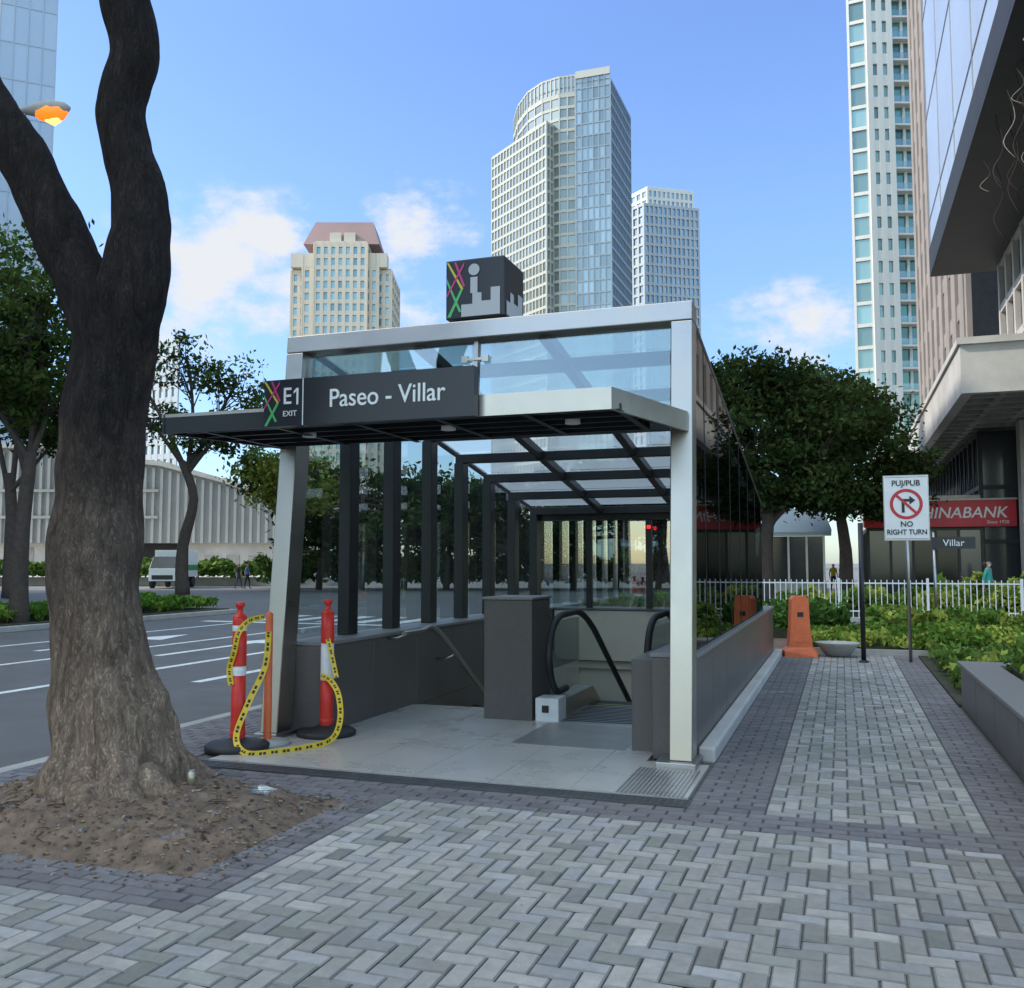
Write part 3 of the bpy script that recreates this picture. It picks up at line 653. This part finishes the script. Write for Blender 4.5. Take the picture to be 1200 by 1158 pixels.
a,b,c=S(37,306),S(43,298),S(61.5,303); facade(B,a,b,0,118,4,36,.7,.9,.4,twg,(.3,.38,.44),.2,seed=4); facade(B,b,c,0,118,12,36,.6,.9,.4,twg,(.28,.38,.46),.2,seed=5)
d,e,f=S(40,307),S(44.5,300),S(60,304); facade(B,e,f,118,124,10,2,.7,1,.3,tww,(.3,.4,.45),.2,seed=6); facade(B,d,e,118,124,3,2,.7,1,.3,tww,(.3,.4,.45),.2,seed=6)
B.prism([a,b,c,S(60,320),S(40,320)],117.5,118.4,tww); B.prism([d,e,f,S(58,318),S(42,318)],124,125,tww); fin(B.build('facades'),O,I)
O=E('residential_tower',(*S(-48,262),0)); I=INV(O); B=MB()
ga=(.28,.42,.44)
def blk(r0,r1,d,dep,z,nx,nz,ga=ga,sd=0):
    a,b,c,e=S(r0,d),S(r1,d),S(r1,d+dep),S(r0,d+dep)
    facade(B,a,b,0,z,nx,nz,1.0,1.2,.4,twb,ga,.25,seed=sd); facade(B,b,c,0,z,max(2,int(dep/4)),nz,1.2,1.2,.4,twb,ga,.25,seed=sd+1); facade(B,e,a,0,z,max(2,int(dep/4)),nz,1.2,1.2,.4,twb,ga,.25,seed=sd+2)
    B.prism([a,b,c,e],z-.3,z+1.2,twb)
blk(-62.5,-54.5,262,18,84,4,26,sd=20); blk(-55.5,-41,259,22,91,7,28,sd=24); blk(-42,-34.5,262,18,84,4,26,sd=28); blk(-59,-54.6,260.4,18,88,2,27,sd=34); blk(-41.8,-38,260.4,18,88,2,27,sd=38)
q0=[S(-59,259.5,91.5),S(-37.5,259.5,91.5),S(-37.5,279,91.5),S(-59,279,91.5)]; q1=[S(-56.5,264,99.5),S(-40,264,99.5),S(-40,275,99.5),S(-56.5,275,99.5)]
B.hexa(q0+q1,mauve)
for r in(-61,-57,-50,-46,-40,-37):
    zt=95 if -56<r<-42 else 89
    B.hexa([S(r-1.6,259.9,85),S(r+1.6,259.9,85),S(r+1.6,264,85),S(r-1.6,264,85),S(r-1.6,259.9,zt),S(r+1.6,259.9,zt),S(r+1.6,264,zt),S(r-1.6,264,zt)],twb)
fin(B.build('facades'),O,I)
B=MB(); facade(B,S(-82,205),S(-72,200),0,49,6,16,.8,1.2,.3,twg,(.35,.4,.44),.2,seed=61); B.build('apartment_block')
O=E('condominium_tower',(*S(52,135),0)); I=INV(O); B=MB(); gg=(.24,.36,.34); q=1.6
facade(B,S(47.2+q,131),S(49.3+q,130),0,105,1,33,.35,.5,.25,tww,gg,.3,seed=40); facade(B,S(49.3+q,129),S(52.2+q,129),0,105,2,33,.8,1.5,.3,tww,gg,.3,seed=41); facade(B,S(52.2+q,130),S(56.5+q,130),0,105,2,33,.35,.6,.3,tww,(.14,.28,.26),.4,seed=42)
facade(B,S(56.5+q,129),S(62+q,129),0,105,3,33,.5,1.1,.3,tww,gg,.3,seed=43)
for j in range(33):
    z=j*105/33; B.obox(S(52.5+q,130),S(56.2+q,130),.3,1.2,z-.15,z+.1,tww); B.obox(S(52.5+q,130),S(56.2+q,130),1.15,1.2,z+.1,z+1.0,gl_clear)
B.prism([S(47+q,131),S(62+q,129),S(62+q,150),S(47+q,150)],104.5,106,tww); fin(B.build('facades'),O,I)
O=E('glass_office_building',(*S(-60,90),0)); I=INV(O); B=MB(); paleG=M('pale_curtain_glass',(1,1,1),.25,.1,attr=True)
facade(B,S(-62,84),S(-50,88),0,90,6,24,.1,.12,.06,tww,(.2,.42,.62),.08,seed=50); facade(B,S(-50,88),S(-45.4,90),0,90,4,24,.1,.12,.05,M('pale_frame',(.42,.5,.58),.5),(.42,.52,.62),.06,gm=paleG,seed=51)
B.prism([S(-62,84),S(-50,88),S(-45.4,90),S(-60,110)],89.9,91,tww); fin(B.build('facades'),O,I)
O=E('offscreen_shade_block',(-60,-15,0)); I=Matrix.Translation((60,15,0)); B=MB()  # unseen building added to cast shade over the street
facade(B,(-50,36),(-50,-75),0,50,36,15,.8,1.3,.4,concL,(.25,.3,.34),.3,seed=70); facade(B,(-50,-75),(-75,-75),0,50,8,15,.8,1.3,.4,concL,(.15,.2,.24),.3,seed=71)
B.box(-75,-50.1,-74.9,36,0,50.5,concL); fin(B.build('body'),O,I)

# bank building right
O=E('bank_building',(10,50,0)); I=Matrix.Translation((-10,-50,0)); B=MB()
ff=M('facade_fins',(.29,.245,.21),.7,0,.15,.3); fas=M('pale_panel',(.42,.5,.62),.35,.1,.08,.3); dk=M('dark_soffit',(.022,.022,.024),.6,0,.2,1)
yN=37.6
B.box(4.3,40,yN,yN+.4,7.8,9.7,concL); B.box(4.3,4.7,yN+.403,95,7.8,9.7,concL); B.box(4.2,4.299,yN-.1,95,9.6,9.85,concL); B.box(4.2,40,yN-.15,yN-.003,9.6,9.85,concL)
B.box(4.7,40,yN+.4,95,9.1,9.5,conc)
y=yN+1.9
while y<94: B.box(4.71,40,y,y+.25,8.15,9.09,conc); y+=1.5
x=6
while x<30: B.box(x,x+.25,yN+.41,94,8.2,9.08,conc); x+=1.5
for (x,y) in ((8.3,41),(8.3,48.5),(12.5,41),(17,41),(8.3,56),(8.3,64),(8.3,72),(8.3,80)): B.box(x-.45,x+.45,y-.45,y+.45,-.13,8.15,concL)
facade(B,(6.5,50.5),(30,50.5),0,7.9,14,3,.15,.2,.1,dk,(.08,.09,.1),.4,seed=80); facade(B,(6.5,94),(6.5,50.5),0,7.9,24,3,.15,.2,.1,dk,(.08,.09,.1),.4,seed=81)
B.box(1.2,6.49,50.4,58,4.5,4.9,conc); facade(B,(1.3,50.45),(6.45,50.45),-.13,3.3,5,1,.12,.2,.08,black,(.06,.07,.08),.5,seed=84); facade(B,(1.3,58),(1.3,50.45),-.13,3.3,5,1,.12,.2,.08,black,(.05,.06,.07),.5,seed=85)
B.box(1.1,7.9,49.95,50.35,3.35,4.62,redS); B.box(1.05,7.95,49.9,50.4,4.623,4.7,concL)
facade(B,(9.5,46),(30,46),9.9,15.2,10,3,.5,.4,.3,concL,(.1,.12,.13),.4,seed=82); facade(B,(9.5,95),(9.5,46),9.9,15.2,22,3,.5,.4,.3,concL,(.1,.12,.13),.4,seed=83)
facade(B,(7.2,30),(30,30),11,15.2,10,2,.4,.4,.3,concL,(.1,.12,.13),.4,seed=86)
B.box(7.3,40,30.1,47,10.9,15.19,dk)
facade(B,(7.29,47),(7.29,30.1),11,15.2,9,2,.35,.35,.2,concL,(.1,.12,.13),.4,seed=87)
B.box(4.3,40,22,48,15.2,15.4,dk); B.box(4.3,4.5,22,48,15.41,16.5,dk); B.box(4.38,39,22.1,47.9,16.51,75,fas)
for k in range(6): B.box(4.34,4.379,22+k*5.2,22.05+k*5.2,16.52,75,steel2)
for k in range(10): B.box(4.345,4.379,22,48,17.9+k*5,17.94+k*5,steel2)
for k in range(50):
    y=23+random.random()*12; x=4.6+random.random()*2; l=random.uniform(.8,3.4)
    a,b=smooth([(x,y,15.2),(x+.2,y+.1,15.2-l*.4),(x-.1,y+.25,15.2-l*.7),(x+.15,y,15.2-l)],[.014,.012,.009,.004],4); B.tube(a,b,conc if k%3==0 else barkM,5)
B.box(7.6,30,60,97,9.9,85,winD); B.box(7.3,7.59,60,60.8,9.9,85,ff)
for k in range(9): B.box(7.3,7.59,61.5+k*4,63.6+k*4,9.9,85,ff)
for k in range(18): B.box(7.4,7.595,60.8,97,13+k*4,14.0+k*4,ff)
fin(B.build('body'),O,I)
t=text('CHINABANK',.74,(5.35,49.94,4.0),white,O,'bank_sign_text',sx=1.0,shear=.2,off=.008); t.matrix_parent_inverse=I
t=text('Since 1920',.22,(7.1,49.94,3.55),white,O,'bank_sign_small_text'); t.matrix_parent_inverse=I
B=MB(); B.box(1,40,44,50.3,-.13,.0,conc); B.build('far_sidewalk')

O=E('guard_kiosk',(*S(14.3,47),0)); B=MB(); 
B.box(-1.3,1.3,-1.2,1.2,-.13,.6,conc); B.box(-1.25,1.25,-1.15,1.15,.6,2.9,winD)
for x in(-1.27,-.45,.4,1.2): B.box(x,x+.1,-1.22,-1.155,.6,2.9,steel2)
B.hexa([(-1.6,-1.5,2.9),(1.6,-1.5,2.9),(1.6,1.5,3.3),(-1.6,1.5,3.3),(-1.6,-1.5,3.1),(1.6,-1.5,3.1),(1.2,1.5,4.4),(-1.2,1.5,4.4)],M('roof_blue',(.4,.5,.55),.4)); B.build('body',O)

O=E('concrete_building',(*S(-35,85),0)); I=INV(O); B=MB()
cw=M('corrugated_wall',(.3,.3,.28),.7,0,.1,.2); cwl=M('corrugated_rib',(.42,.41,.38),.7,0,.1,.2)
def lw(r0,r1,zl,zr,d=85):
    n=int((r1-r0)/.7)
    for k in range(n):
        a=r0+(r1-r0)*k/n; b=a+(r1-r0)/n; za=zl+(zr-zl)*k/n
        B.hexa([S(a,d,3.4),S(b,d,3.4),S(b,d+6,3.4),S(a,d+6,3.4),S(a,d,za),S(b,d,za),S(b,d+6,za),S(a,d+6,za)],cw)
        B.obox(S(a+.1,d),S(a+.35,d),.01,.2,3.4,za-.3,cwl)
    B.hexa([S(r0,d-.5,zl),S(r1,d-.5,zr),S(r1,d+6,zr),S(r0,d+6,zl),S(r0,d-.5,zl+.5),S(r1,d-.5,zr+.4),S(r1,d+6,zr+.4),S(r0,d+6,zl+.5)],concL)
lw(-60,-38,12,12); lw(-38,-32,11,10.4); lw(-32,-26,10.4,8.8); lw(-26,-21,8.8,7)
for z in(5.6,8.0): B.obox(S(-60,85),S(-32,85),.21,.32,z,z+.25,cwl)
B.obox(S(-60,86),S(-37.5,86),0,.3,-.1,3.4,concL); B.obox(S(-37.5,87),S(-30.5,87),0,.3,-.1,3.4,dk); B.obox(S(-30.5,86),S(-21,86),0,.3,-.1,3.4,concL)
for r in(-56,-51,-46,-42): B.obox(S(r,86),S(r+2.4,86),.31,.4,.5,3.0,conc)
for r in(-28,-26,-24): B.obox(S(r,86),S(r+1.2,86),.31,.4,-.1,2.3,conc)
fin(B.build('body'),O,I)

B=MB(); B.obox(S(-70,72),S(-14,72),-14,0,-.13,.5,concL); B.build('terrace')
p=E('hedge'); 
def obush(par,r0,r1,d0,d1,z0,h,n,ls,col,col2,seed):
    rg=np.random.default_rng(seed); r=rg.uniform(r0,r1,n); d=rg.uniform(d0,d1,n)
    hh=np.array([h*(.65+.5*noise.noise(Vector((a*.7,b*.7,seed)))) for a,b in zip(r,d)]); z=z0+hh*rg.uniform(.05,1,n)**.5
    c=np.array(col)[None,:]*rg.uniform(.5,1.5,n)[:,None]; k=rg.random(n)<.25; c[k]=np.array(col2)*rg.uniform(.7,1.3,k.sum())[:,None]
    leafobj('leaves',np.stack([-SN*d+CS*r,CS*d+SN*r,z],1),ls*rg.uniform(.6,1.4,n),c,par)
obush(p,-60,-19,70,73.5,.4,1.7,13000,.22,(.06,.11,.025),(.15,.22,.05),31)
B=MB(); B.box(-23.2,-19.6,-40,27.5,-.13,.02,conc); B.box(-23.0,-19.8,-39.8,27.3,.02,.06,soilG); B.build('median',bevel=.03)
bush('hedge',-22.8,-20.0,8,27,.05,.55,22000,.09,(.08,.16,.025),(.16,.25,.04),seed=21,core=False)

# ================================================================= TREES
G1=(.045,.075,.02); G3=(.042,.07,.023)
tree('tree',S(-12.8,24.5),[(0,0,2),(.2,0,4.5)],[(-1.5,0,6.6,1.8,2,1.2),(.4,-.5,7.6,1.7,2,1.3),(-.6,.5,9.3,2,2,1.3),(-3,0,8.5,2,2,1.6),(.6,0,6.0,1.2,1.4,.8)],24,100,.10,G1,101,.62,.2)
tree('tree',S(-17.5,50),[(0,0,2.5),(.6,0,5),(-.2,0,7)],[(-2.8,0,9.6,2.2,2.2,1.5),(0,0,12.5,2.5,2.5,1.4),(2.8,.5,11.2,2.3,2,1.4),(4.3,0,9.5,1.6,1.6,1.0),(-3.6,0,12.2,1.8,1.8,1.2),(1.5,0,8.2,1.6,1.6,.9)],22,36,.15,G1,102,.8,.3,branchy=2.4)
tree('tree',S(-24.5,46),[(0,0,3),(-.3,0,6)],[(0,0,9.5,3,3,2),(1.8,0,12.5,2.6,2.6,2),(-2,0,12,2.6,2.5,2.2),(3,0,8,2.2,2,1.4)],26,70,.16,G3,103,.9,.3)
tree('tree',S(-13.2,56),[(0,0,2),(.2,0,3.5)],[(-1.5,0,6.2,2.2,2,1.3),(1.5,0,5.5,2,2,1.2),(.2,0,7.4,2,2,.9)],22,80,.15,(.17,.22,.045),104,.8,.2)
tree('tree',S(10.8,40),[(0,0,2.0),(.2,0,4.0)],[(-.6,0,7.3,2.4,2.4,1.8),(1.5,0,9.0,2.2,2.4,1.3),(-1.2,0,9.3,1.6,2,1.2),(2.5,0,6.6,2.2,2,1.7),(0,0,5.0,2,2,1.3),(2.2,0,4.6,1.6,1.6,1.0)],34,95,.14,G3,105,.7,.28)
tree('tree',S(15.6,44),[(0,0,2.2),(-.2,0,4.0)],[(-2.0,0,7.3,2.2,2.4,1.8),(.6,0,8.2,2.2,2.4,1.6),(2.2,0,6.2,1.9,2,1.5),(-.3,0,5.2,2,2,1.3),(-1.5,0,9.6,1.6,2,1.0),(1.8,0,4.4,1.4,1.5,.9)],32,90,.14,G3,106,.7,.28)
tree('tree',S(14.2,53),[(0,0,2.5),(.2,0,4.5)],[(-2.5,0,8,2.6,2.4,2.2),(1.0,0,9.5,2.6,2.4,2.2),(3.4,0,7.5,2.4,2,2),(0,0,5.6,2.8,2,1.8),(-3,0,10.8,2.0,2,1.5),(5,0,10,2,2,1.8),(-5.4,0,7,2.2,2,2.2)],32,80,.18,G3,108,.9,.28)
rd=random.Random(5)
crs=[]
for i in range(11):
    r=-15+i*2.7
    for k in range(3): crs.append((r+rd.uniform(-1,1),rd.uniform(-2,2),rd.uniform(3.0,7.6),2.3,2,1.6))
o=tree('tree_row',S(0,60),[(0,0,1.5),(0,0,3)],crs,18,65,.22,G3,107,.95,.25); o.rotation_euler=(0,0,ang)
B=MB(); 
for i in range(11):
    r=-15+i*2.7; B.tube([S(r,60,-.1),S(r+.2,60,2.5),S(r,60,6)],[.22,.17,.1],barkM,8)
o2=B.build('tree_trunks'); o2.parent=o; o2.matrix_parent_inverse=(Matrix.Translation(o.location)@Matrix.Rotation(ang,4,'Z')).inverted()
p=E('hedge'); obush(p,-17,20,62,65,-.1,3.2,10000,.26,(.05,.09,.025),(.1,.15,.04),33)

# ================================================================= STREET LAMP
SL=E('street_lamp',(*S(-14.6,24),0)); SL.rotation_euler=(0,0,ang); B=MB()
a,b=smooth([(0,0,0),(0,0,6),(0,0,11.5),(.25,0,12.6),(1.0,0,13.2),(1.75,0,13.42)],[.11,.09,.07,.055,.045,.04],5); B.tube(a,b,steel2,12); B.build('pole',SL)
B=MB(); prof=[(1.6,.05),(1.8,.12),(2.1,.2),(2.5,.22),(2.8,.15),(2.92,.04)]
B.tube([(x,0,13.52+(x-1.7)*.06) for x,_ in prof],[r for _,r in prof],conc,14); B.build('head',SL)
B=MB(); prof=[(2.0,.06),(2.1,.17),(2.4,.24),(2.7,.19),(2.86,.04)]
B.tube([(x,0,13.42+(x-1.7)*.05) for x,_ in prof],[r for _,r in prof],emis('sodium',(1,.17,.01),1.5),14)
B.tube([(2.3,0,13.3),(2.5,0,13.22),(2.65,0,13.3)],[.08,.11,.08],emis('sodium_core',(1,.55,.15),2),12); B.build('lens',SL)

# ================================================================= PEOPLE
def person(name,loc,rot,h,shirt,pants,long_hair=False,mask=False,stride=.16,sleeve=True):
    k=h/1.7; s=stride
    J={'pel':(0,0,.95,.125),'sp':(0,0,1.12,.11),'ch':(0,.0,1.32,.135),'nk':(0,.0,1.47,.052),'hd0':(0,-.02,1.55,.07),'hd':(0,-.015,1.63,.088),'ht':(0,-.005,1.69,.06)}
    Ed=[('pel','sp'),('sp','ch'),('ch','nk'),('nk','hd0'),('hd0','hd'),('hd','ht')]
    for sg,nm in((-1,'l'),(1,'r')):
        f=-s*sg; q=s*sg*.6
        J.update({'sh'+nm:(.17*sg,0,1.4,.058),'el'+nm:(.22*sg,-q*.5+.02,1.13,.042),'wr'+nm:(.22*sg,-q-.05,.89,.027),'pa'+nm:(.215*sg,-q-.07,.82,.03),
         'hi'+nm:(.09*sg,0,.88,.09),'kn'+nm:(.095*sg,f*.55-.03,.5,.058),'an'+nm:(.095*sg,f+.02,.09,.036),'to'+nm:(.1*sg,f-.13,.035,.032)})
        Ed+=[('ch','sh'+nm),('sh'+nm,'el'+nm),('el'+nm,'wr'+nm),('wr'+nm,'pa'+nm),('pel','hi'+nm),('hi'+nm,'kn'+nm),('kn'+nm,'an'+nm),('an'+nm,'to'+nm)]
    keys=list(J); me=bpy.data.meshes.new(name); me.from_pydata([J[i][:3] for i in keys],[(keys.index(a),keys.index(b)) for a,b in Ed],[])
    o=bpy.data.objects.new(name,me); C.objects.link(o); sk=o.modifiers.new('s','SKIN'); sv=me.skin_vertices[0].data
    for i,kk in enumerate(keys): sv[i].radius=(J[kk][3]*(1.25 if kk in('ch','pel','sp') else 1),J[kk][3]*(.85 if kk in('ch','pel','sp') else 1)); sv[i].use_root=(kk=='pel')
    sd=o.modifiers.new('d','SUBSURF'); sd.levels=2; sd.render_levels=2
    dg=bpy.context.evaluated_depsgraph_get(); m2=bpy.data.meshes.new_from_object(o.evaluated_get(dg)); bpy.data.objects.remove(o)
    m2.materials.clear()
    for m in (SKIN,shirt,pants,HAIR,rubber,white): m2.materials.append(m)
    for p in m2.polygons:
        c=p.center; p.use_smooth=True; z=c.z; arm=abs(c.x)>.185 and z<1.2
        if z<.06: mi=4
        elif z>1.66 or (z>1.48 and c.y>.02 and (z>1.54 or long_hair)): mi=3
        elif mask and 1.52<z<1.585 and c.y<-.03: mi=5
        elif z>1.46: mi=0
        elif arm and z<(1.1 if sleeve else 1.25): mi=0
        elif z>.97: mi=1
        else: mi=2
        p.material_index=mi
    par=E(name,loc); par.rotation_euler=(0,0,rot); par.scale=(k,k,k)
    b=bpy.data.objects.new('body',m2); C.objects.link(b); b.parent=par
    B=MB()
    for sg in(-1,1):
        q=s*sg*.6; x=.215*sg; y=-q-.07
        for i,ln in enumerate((.065,.075,.07,.055)):
            yy=y-.025+i*.017; B.tube([(x,yy,.81),(x-.006*sg,yy-.004,.81-ln*.6),(x-.018*sg,yy-.006,.81-ln)],[.009,.008,.006],SKIN,6)
        B.tube([(x-.01*sg,y-.03,.85),(x-.02*sg,y-.05,.82),(x-.022*sg,y-.055,.79)],[.011,.009,.007],SKIN,6)
    B.tube([(0,-.1,1.61),(0,-.122,1.585),(0,-.1,1.58)],[.008,.014,.008],SKIN,6)
    for sg in(-1,1):
        B.tube([(.03*sg,-.098,1.625),(.03*sg,-.104,1.625)],[.012,.01],white,6); B.tube([(.03*sg,-.104,1.625),(.03*sg,-.107,1.625)],[.006,.005],rubber,6)
        B.tube([(.083*sg,0,1.585),(.094*sg,.005,1.61),(.086*sg,.01,1.635)],[.012,.016,.01],SKIN,6)
    if not mask: B.tube([(-.025,-.088,1.555),(0,-.096,1.553),(.025,-.088,1.555)],[.005,.007,.005],redS,6)
    if long_hair: B.tube([(0,.05,1.66),(0,.09,1.58),(0,.085,1.42),(0,.08,1.3)],[.06,.08,.07,.03],HAIR,10)
    B.build('face_and_hands',par)
    return par
teal=M('teal_cloth',(.07,.4,.33),.8,0,.2,20); jean=M('jeans',(.05,.07,.12),.85,0,.2,20); dkc=M('dark_cloth',(.03,.03,.035),.85); yc=M('yellow_cloth',(.7,.52,.05),.8); gc=M('grey_cloth',(.35,.38,.42),.8)
person('pedestrian',(*S(14.75,29.2),-.05),1.2,1.72,teal,dkc,True,True,.2)
person('pedestrian',(*S(21.5,42.5),-.0),-1.2,1.62,gc,jean,False,True,.05)
person('pedestrian',(*S(19.1,56),-.12),.5,1.68,yc,jean,False,False,.12)
person('pedestrian',(*S(19.9,57),-.12),-1.0,1.66,yc,dkc,False,True,.08)
person('pedestrian',(*S(-18.3,63),-.12),1.9,1.7,dkc,jean,False,False,.2)
person('pedestrian',(*S(-17.7,63),-.12),1.7,1.66,M('blue_cloth',(.1,.2,.45),.8),dkc,True,False,.15)
T=E('delivery_truck',(*S(-23.7,66),-.12)); B=MB(); gr=M('green_vehicle',(.05,.3,.12),.35)
B.box(-.95,.95,-1.2,2.6,.75,2.6,white); B.box(-.9,.9,-2.6,-1.25,.5,1.35,white); B.hexa([(-.9,-2.5,1.35),(.9,-2.5,1.35),(.9,-1.25,1.35),(-.9,-1.25,1.35),(-.8,-2.0,2.15),(.8,-2.0,2.15),(.8,-1.25,2.15),(-.8,-1.25,2.15)],winD)
B.box(-.96,.96,-1.21,2.61,1.2,1.6,gr); B.box(-.8,.8,-2.4,2.5,.45,.74,black); B.box(-.7,.7,-2.63,-2.6,.6,.9,black)
for x in(-.85,.85):
    for y in(-1.9,1.6): B.tube([(x-.12,y,.38),(x+.12,y,.38)],[.38,.38],rubber,18)
B.build('body',T,bevel=.04); T.rotation_euler=(0,0,.4)

# ================================================================= CAMERA / LIGHT
cam=bpy.data.cameras.new('cam'); co=bpy.data.objects.new('cam',cam); C.objects.link(co); bpy.context.scene.camera=co
co.location=(0,0,1.6); co.rotation_euler=(math.radians(90+4.2),0,math.radians(19.3))
cam.sensor_fit='HORIZONTAL'; cam.sensor_width=36; cam.lens=36*1100/1200; cam.clip_end=6000; cam.clip_start=.05
sd=Vector((-.93,-.36,0)).normalized(); el=math.radians(36)
to=Vector((sd.x*math.cos(el),sd.y*math.cos(el),math.sin(el)))
s=bpy.data.lights.new('sun','SUN'); s.energy=3.6; s.angle=math.radians(.5); s.color=(1,.94,.84); so=bpy.data.objects.new('sun',s); C.objects.link(so); so.rotation_euler=to.to_track_quat('Z','Y').to_euler()
w=bpy.data.worlds.new('World'); bpy.context.scene.world=w; w.use_nodes=True; nt=w.node_tree; N=nt.nodes; L=nt.links
bg=N['Background']; bg.inputs[1].default_value=.15
sky=N.new('ShaderNodeTexSky'); sky.sky_type='NISHITA'; sky.sun_disc=False; sky.sun_elevation=el; sky.sun_rotation=math.atan2(to.x,to.y); sky.air_density=1.0; sky.dust_density=.6; sky.ozone_density=1.6
tc=N.new('ShaderNodeTexCoord'); sx=N.new('ShaderNodeSeparateXYZ'); L.new(tc.outputs['Generated'],sx.inputs[0])
# sky gain by elevation; unseen zenith lifted and warmed as added fill light (values are /8)
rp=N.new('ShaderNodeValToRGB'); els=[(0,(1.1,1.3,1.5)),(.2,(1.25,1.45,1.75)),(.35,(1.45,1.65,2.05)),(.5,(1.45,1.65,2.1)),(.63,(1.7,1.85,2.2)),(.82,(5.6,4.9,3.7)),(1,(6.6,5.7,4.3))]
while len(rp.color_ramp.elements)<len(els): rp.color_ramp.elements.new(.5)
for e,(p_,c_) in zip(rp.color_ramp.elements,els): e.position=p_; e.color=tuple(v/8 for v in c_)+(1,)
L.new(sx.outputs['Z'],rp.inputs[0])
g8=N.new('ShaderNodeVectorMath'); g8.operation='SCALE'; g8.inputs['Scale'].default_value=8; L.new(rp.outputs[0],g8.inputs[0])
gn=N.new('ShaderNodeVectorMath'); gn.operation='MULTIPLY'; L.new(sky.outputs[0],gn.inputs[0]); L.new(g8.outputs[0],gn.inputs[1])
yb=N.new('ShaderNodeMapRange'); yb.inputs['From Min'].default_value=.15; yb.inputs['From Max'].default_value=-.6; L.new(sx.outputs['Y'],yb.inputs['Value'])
hb=N.new('ShaderNodeMixRGB'); hb.inputs[1].default_value=(1,1,1,1); hb.inputs[2].default_value=(2.1,1.8,1.35,1); L.new(yb.outputs[0],hb.inputs[0])  # added warm lift to the unseen sky behind the camera, brightens front faces
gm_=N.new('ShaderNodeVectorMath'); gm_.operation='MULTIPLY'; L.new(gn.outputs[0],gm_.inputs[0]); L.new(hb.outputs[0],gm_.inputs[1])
mp=N.new('ShaderNodeMapping'); mp.inputs['Scale'].default_value=(1,1,1.7); L.new(tc.outputs['Generated'],mp.inputs[0])
nz=N.new('ShaderNodeTexNoise'); nz.inputs['Scale'].default_value=15; nz.inputs['Detail'].default_value=9; nz.inputs['Roughness'].default_value=.6; L.new(mp.outputs[0],nz.inputs['Vector'])
cur=None
for c,R,st in (((-.575,.765,.288),.14,1.15),((-.53,.785,.325),.08,1.1),((-.399,.851,.345),.085,.98),((-.42,.86,.27),.09,.62),((-.036,.968,.235),.10,.75),((-.62,.75,.235),.12,.75),((-.2,.93,.2),.14,.45)):
    d=N.new('ShaderNodeVectorMath'); d.operation='SUBTRACT'; L.new(tc.outputs['Generated'],d.inputs[0]); d.inputs[1].default_value=c
    mu=N.new('ShaderNodeVectorMath'); mu.operation='MULTIPLY'; mu.inputs[1].default_value=(1,1,1.5); L.new(d.outputs[0],mu.inputs[0])
    ln=N.new('ShaderNodeVectorMath'); ln.operation='LENGTH'; L.new(mu.outputs[0],ln.inputs[0])
    mr=N.new('ShaderNodeMapRange'); mr.inputs['From Max'].default_value=R; mr.inputs['To Min'].default_value=st; mr.inputs['To Max'].default_value=0; L.new(ln.outputs['Value'],mr.inputs['Value'])
    if cur is None: cur=mr.outputs[0]
    else:
        mx=N.new('ShaderNodeMath'); mx.operation='MAXIMUM'; L.new(cur,mx.inputs[0]); L.new(mr.outputs[0],mx.inputs[1]); cur=mx.outputs[0]
ns=N.new('ShaderNodeMath'); ns.operation='MULTIPLY_ADD'; ns.inputs[1].default_value=2.2; ns.inputs[2].default_value=-1.1; L.new(nz.outputs['Fac'],ns.inputs[0])
ad=N.new('ShaderNodeMath'); ad.operation='ADD'; L.new(ns.outputs[0],ad.inputs[0]); L.new(cur,ad.inputs[1])
gt=N.new('ShaderNodeMath'); gt.operation='MULTIPLY'; g2=N.new('ShaderNodeMapRange'); g2.inputs['From Max'].default_value=.25; L.new(cur,g2.inputs['Value'])
mr=N.new('ShaderNodeMapRange'); mr.inputs['From Min'].default_value=.25; mr.inputs['From Max'].default_value=.95; mr.interpolation_type='SMOOTHSTEP'; L.new(ad.outputs[0],mr.inputs['Value'])
L.new(mr.outputs[0],gt.inputs[0]); L.new(g2.outputs[0],gt.inputs[1])
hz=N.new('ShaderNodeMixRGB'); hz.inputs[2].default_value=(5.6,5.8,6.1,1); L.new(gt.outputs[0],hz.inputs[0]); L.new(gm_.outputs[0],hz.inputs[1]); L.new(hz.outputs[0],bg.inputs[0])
sc=bpy.context.scene; sc.view_settings.view_transform='Standard'; sc.view_settings.look='None'; sc.view_settings.exposure=0
